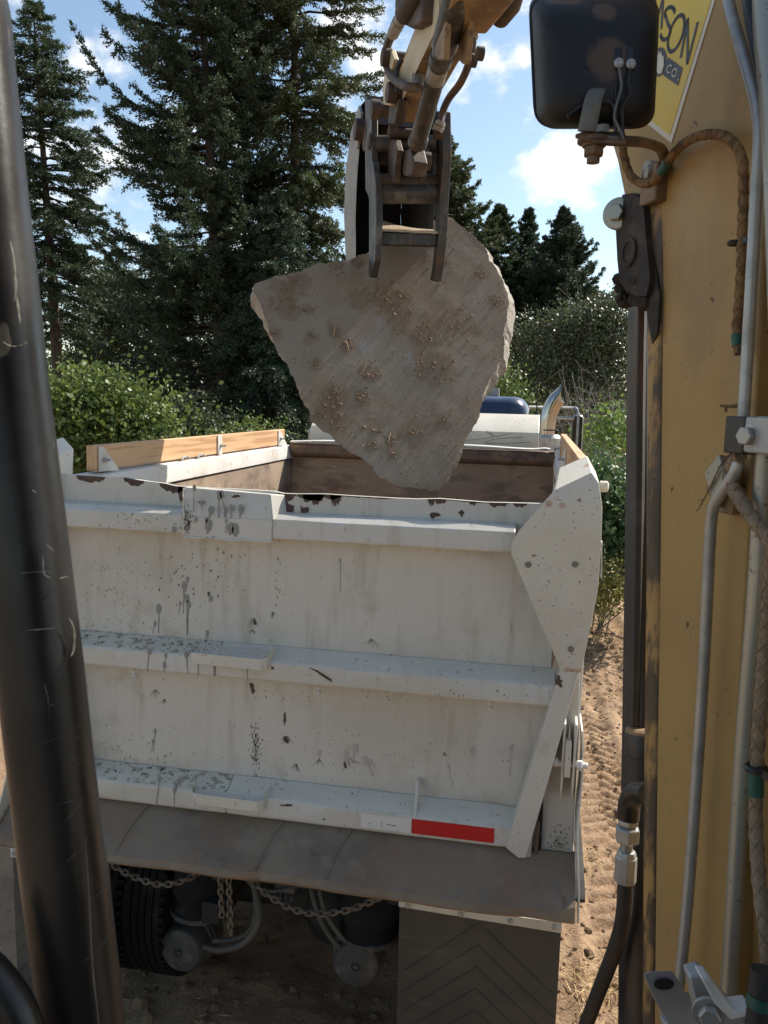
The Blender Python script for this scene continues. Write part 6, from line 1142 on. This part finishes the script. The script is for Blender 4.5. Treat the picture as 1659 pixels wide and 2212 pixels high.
# ------------------------------------------------------------------ weeds under the trees, far woods
cover = MAT('weed_cover', (.075, .105, .035), .7, layers=[((.16, .15, .06), .35, .48, .62, .8), ((.05, .075, .03), .9, .48, .6, .7)], island=.45, trans=.25)
rg = np.random.default_rng(55); n0 = 15000; x = rg.uniform(-32, 16, n0); y = 11.5 + 40 * rg.random(n0) ** 1.2; edge = 11.5 + 2.5 * np.sin(x * .5) + .12 * np.abs(x + 1) ; keep = (y > edge) & ~((x > -2.8) & (x < 1.0) & (y < 12.5)) & ~((x > .2) & (x < 3.2) & (y < 13)); x, y = x[keep], y[keep]
C = np.c_[x, y, ground_z(x, y)]; per = 9; C = np.repeat(C, per, 0) + rg.normal(size=(len(C) * per, 3)) * [.22, .22, 0]; n = len(C); C[:, 2] += rg.random(n) * .25; A = unit(rg.normal(size=(n, 3)) * [.7, .7, .3] + [0, 0, .75]); L = rg.uniform(.08, .30, n)
V, Q = blades(C, A, L, L * rg.uniform(.06, .2, n), rg); tag(npmesh('weed_cover', V, Q, cover), 'low green weeds covering the ground under the trees', 'ground cover', kind='stuff')
rg = np.random.default_rng(56); nc = 2600; px = rg.uniform(-1500, 3300, nc); dist = rg.uniform(64, 84, nc); top = 5.4 + 1.6 * np.sin(px * .013) + 1.1 * np.sin(px * .041 + 1) + .8 * np.sin(px * .11)
C = np.array([gpos(a, d, 0) for a, d in zip(px, dist)]); C[:, 2] = top * rg.random(nc) ** .6 - 1.0; per = 22; n = nc * per; C = np.repeat(C, per, 0) + rg.normal(size=(n, 3)) * [.9, .9, .5]; A = unit(rg.normal(size=(n, 3))); L = rg.uniform(.45, .95, n)
V, Q = blades(C, A, L, L * .33, rg); tag(npmesh('far_woods', V, Q, lf_dark), 'low far-off wood along the horizon behind the clearing', 'far woods', kind='stuff')
# ------------------------------------------------------------------ ground litter
rg = np.random.default_rng(9)
def litter():
    pts = []
    def add(n, fx): 
        for _ in range(n): pts.append(fx())
    add(5200, lambda: (rg.normal(1.1, .55), 9.4 + rg.normal() * .9)); add(1500, lambda: (rg.uniform(.3, 2.2), rg.uniform(6.5, 9))); add(900, lambda: (rg.uniform(.25, 1.6), rg.uniform(0, 6.5)))
    for cx, cy, s_, n in ((.45, 1.25, .09, 320), (.6, .9, .12, 160), (.75, 4.3, .12, 120), (.5, 2.6, .08, 100), (.9, 6.4, .15, 160), (-1.55, .55, .09, 60), (-1.5, .2, .12, 60), (-2.6, .3, .3, 400), (-2.5, -.3, .3, 300)): add(n, lambda: (rg.normal(cx, s_), rg.normal(cy, s_)))
    P = np.array(pts); z = ground_z(P[:, 0], P[:, 1]) + .006; C = np.c_[P, z]; n = len(C); A = unit(np.c_[rg.normal(size=(n, 2)), rg.random(n) * .7 * (rg.random(n) < .5)]); L = rg.uniform(.03, .15, n)
    return blades(C, A, L, rg.uniform(.0012, .0028, n), rg)
V, Q = litter(); tag(npmesh('dry_grass', V, Q, straw), 'pale dry straw scattered over the tracked dirt', 'dry grass', kind='stuff')
cl2 = MB(); g = random.Random(17)
for k in range(2400):
    if k < 420 or k > 900: x, y = g.uniform(.25, 1.7), .2 + 9 * g.random() ** 1.4
    else: x, y = g.uniform(-2.4, .1), g.uniform(.2, 3.2)
    s_ = (g.choice((.008, .012, .018, .026)) if k <= 900 else g.choice((.004, .006, .009, .013))) * g.uniform(.7, 1.5) * (1.5 if k >= 420 and g.random() < .15 else 1); z = float(ground_z(np.array([x]), np.array([y]))[0]); n = 6; a0 = g.uniform(0, 6)
    cl2.rings([[(x + s_ * w * g.uniform(.7, 1.3) * cos(a0 + 2 * pi * i / n), y + s_ * w * g.uniform(.7, 1.3) * sin(a0 + 2 * pi * i / n), z + s_ * h) for i in range(n)] for h, w in ((-.5, .8), (0, 1), (.5, .8), (.8, .3))])
tag(cl2.build('soil_clods', clod_m, None, smooth=False), 'loose clods of brown soil on the tracked ground', 'soil', kind='stuff')
fb = MB(); a = on(1288, 1366, 2, .02); b = on(1345, 1378, 2, .03); fb.tube(curve([a + [-.5, .1, 0], a, (a + b) / 2 + [0, 0, .02], b, b + [.5, -.1, 0]], 4), .012, 7); tag(fb.build('fallen_branch', twig_m), 'thin bare branch lying across the dirt beyond the truck', 'branch')
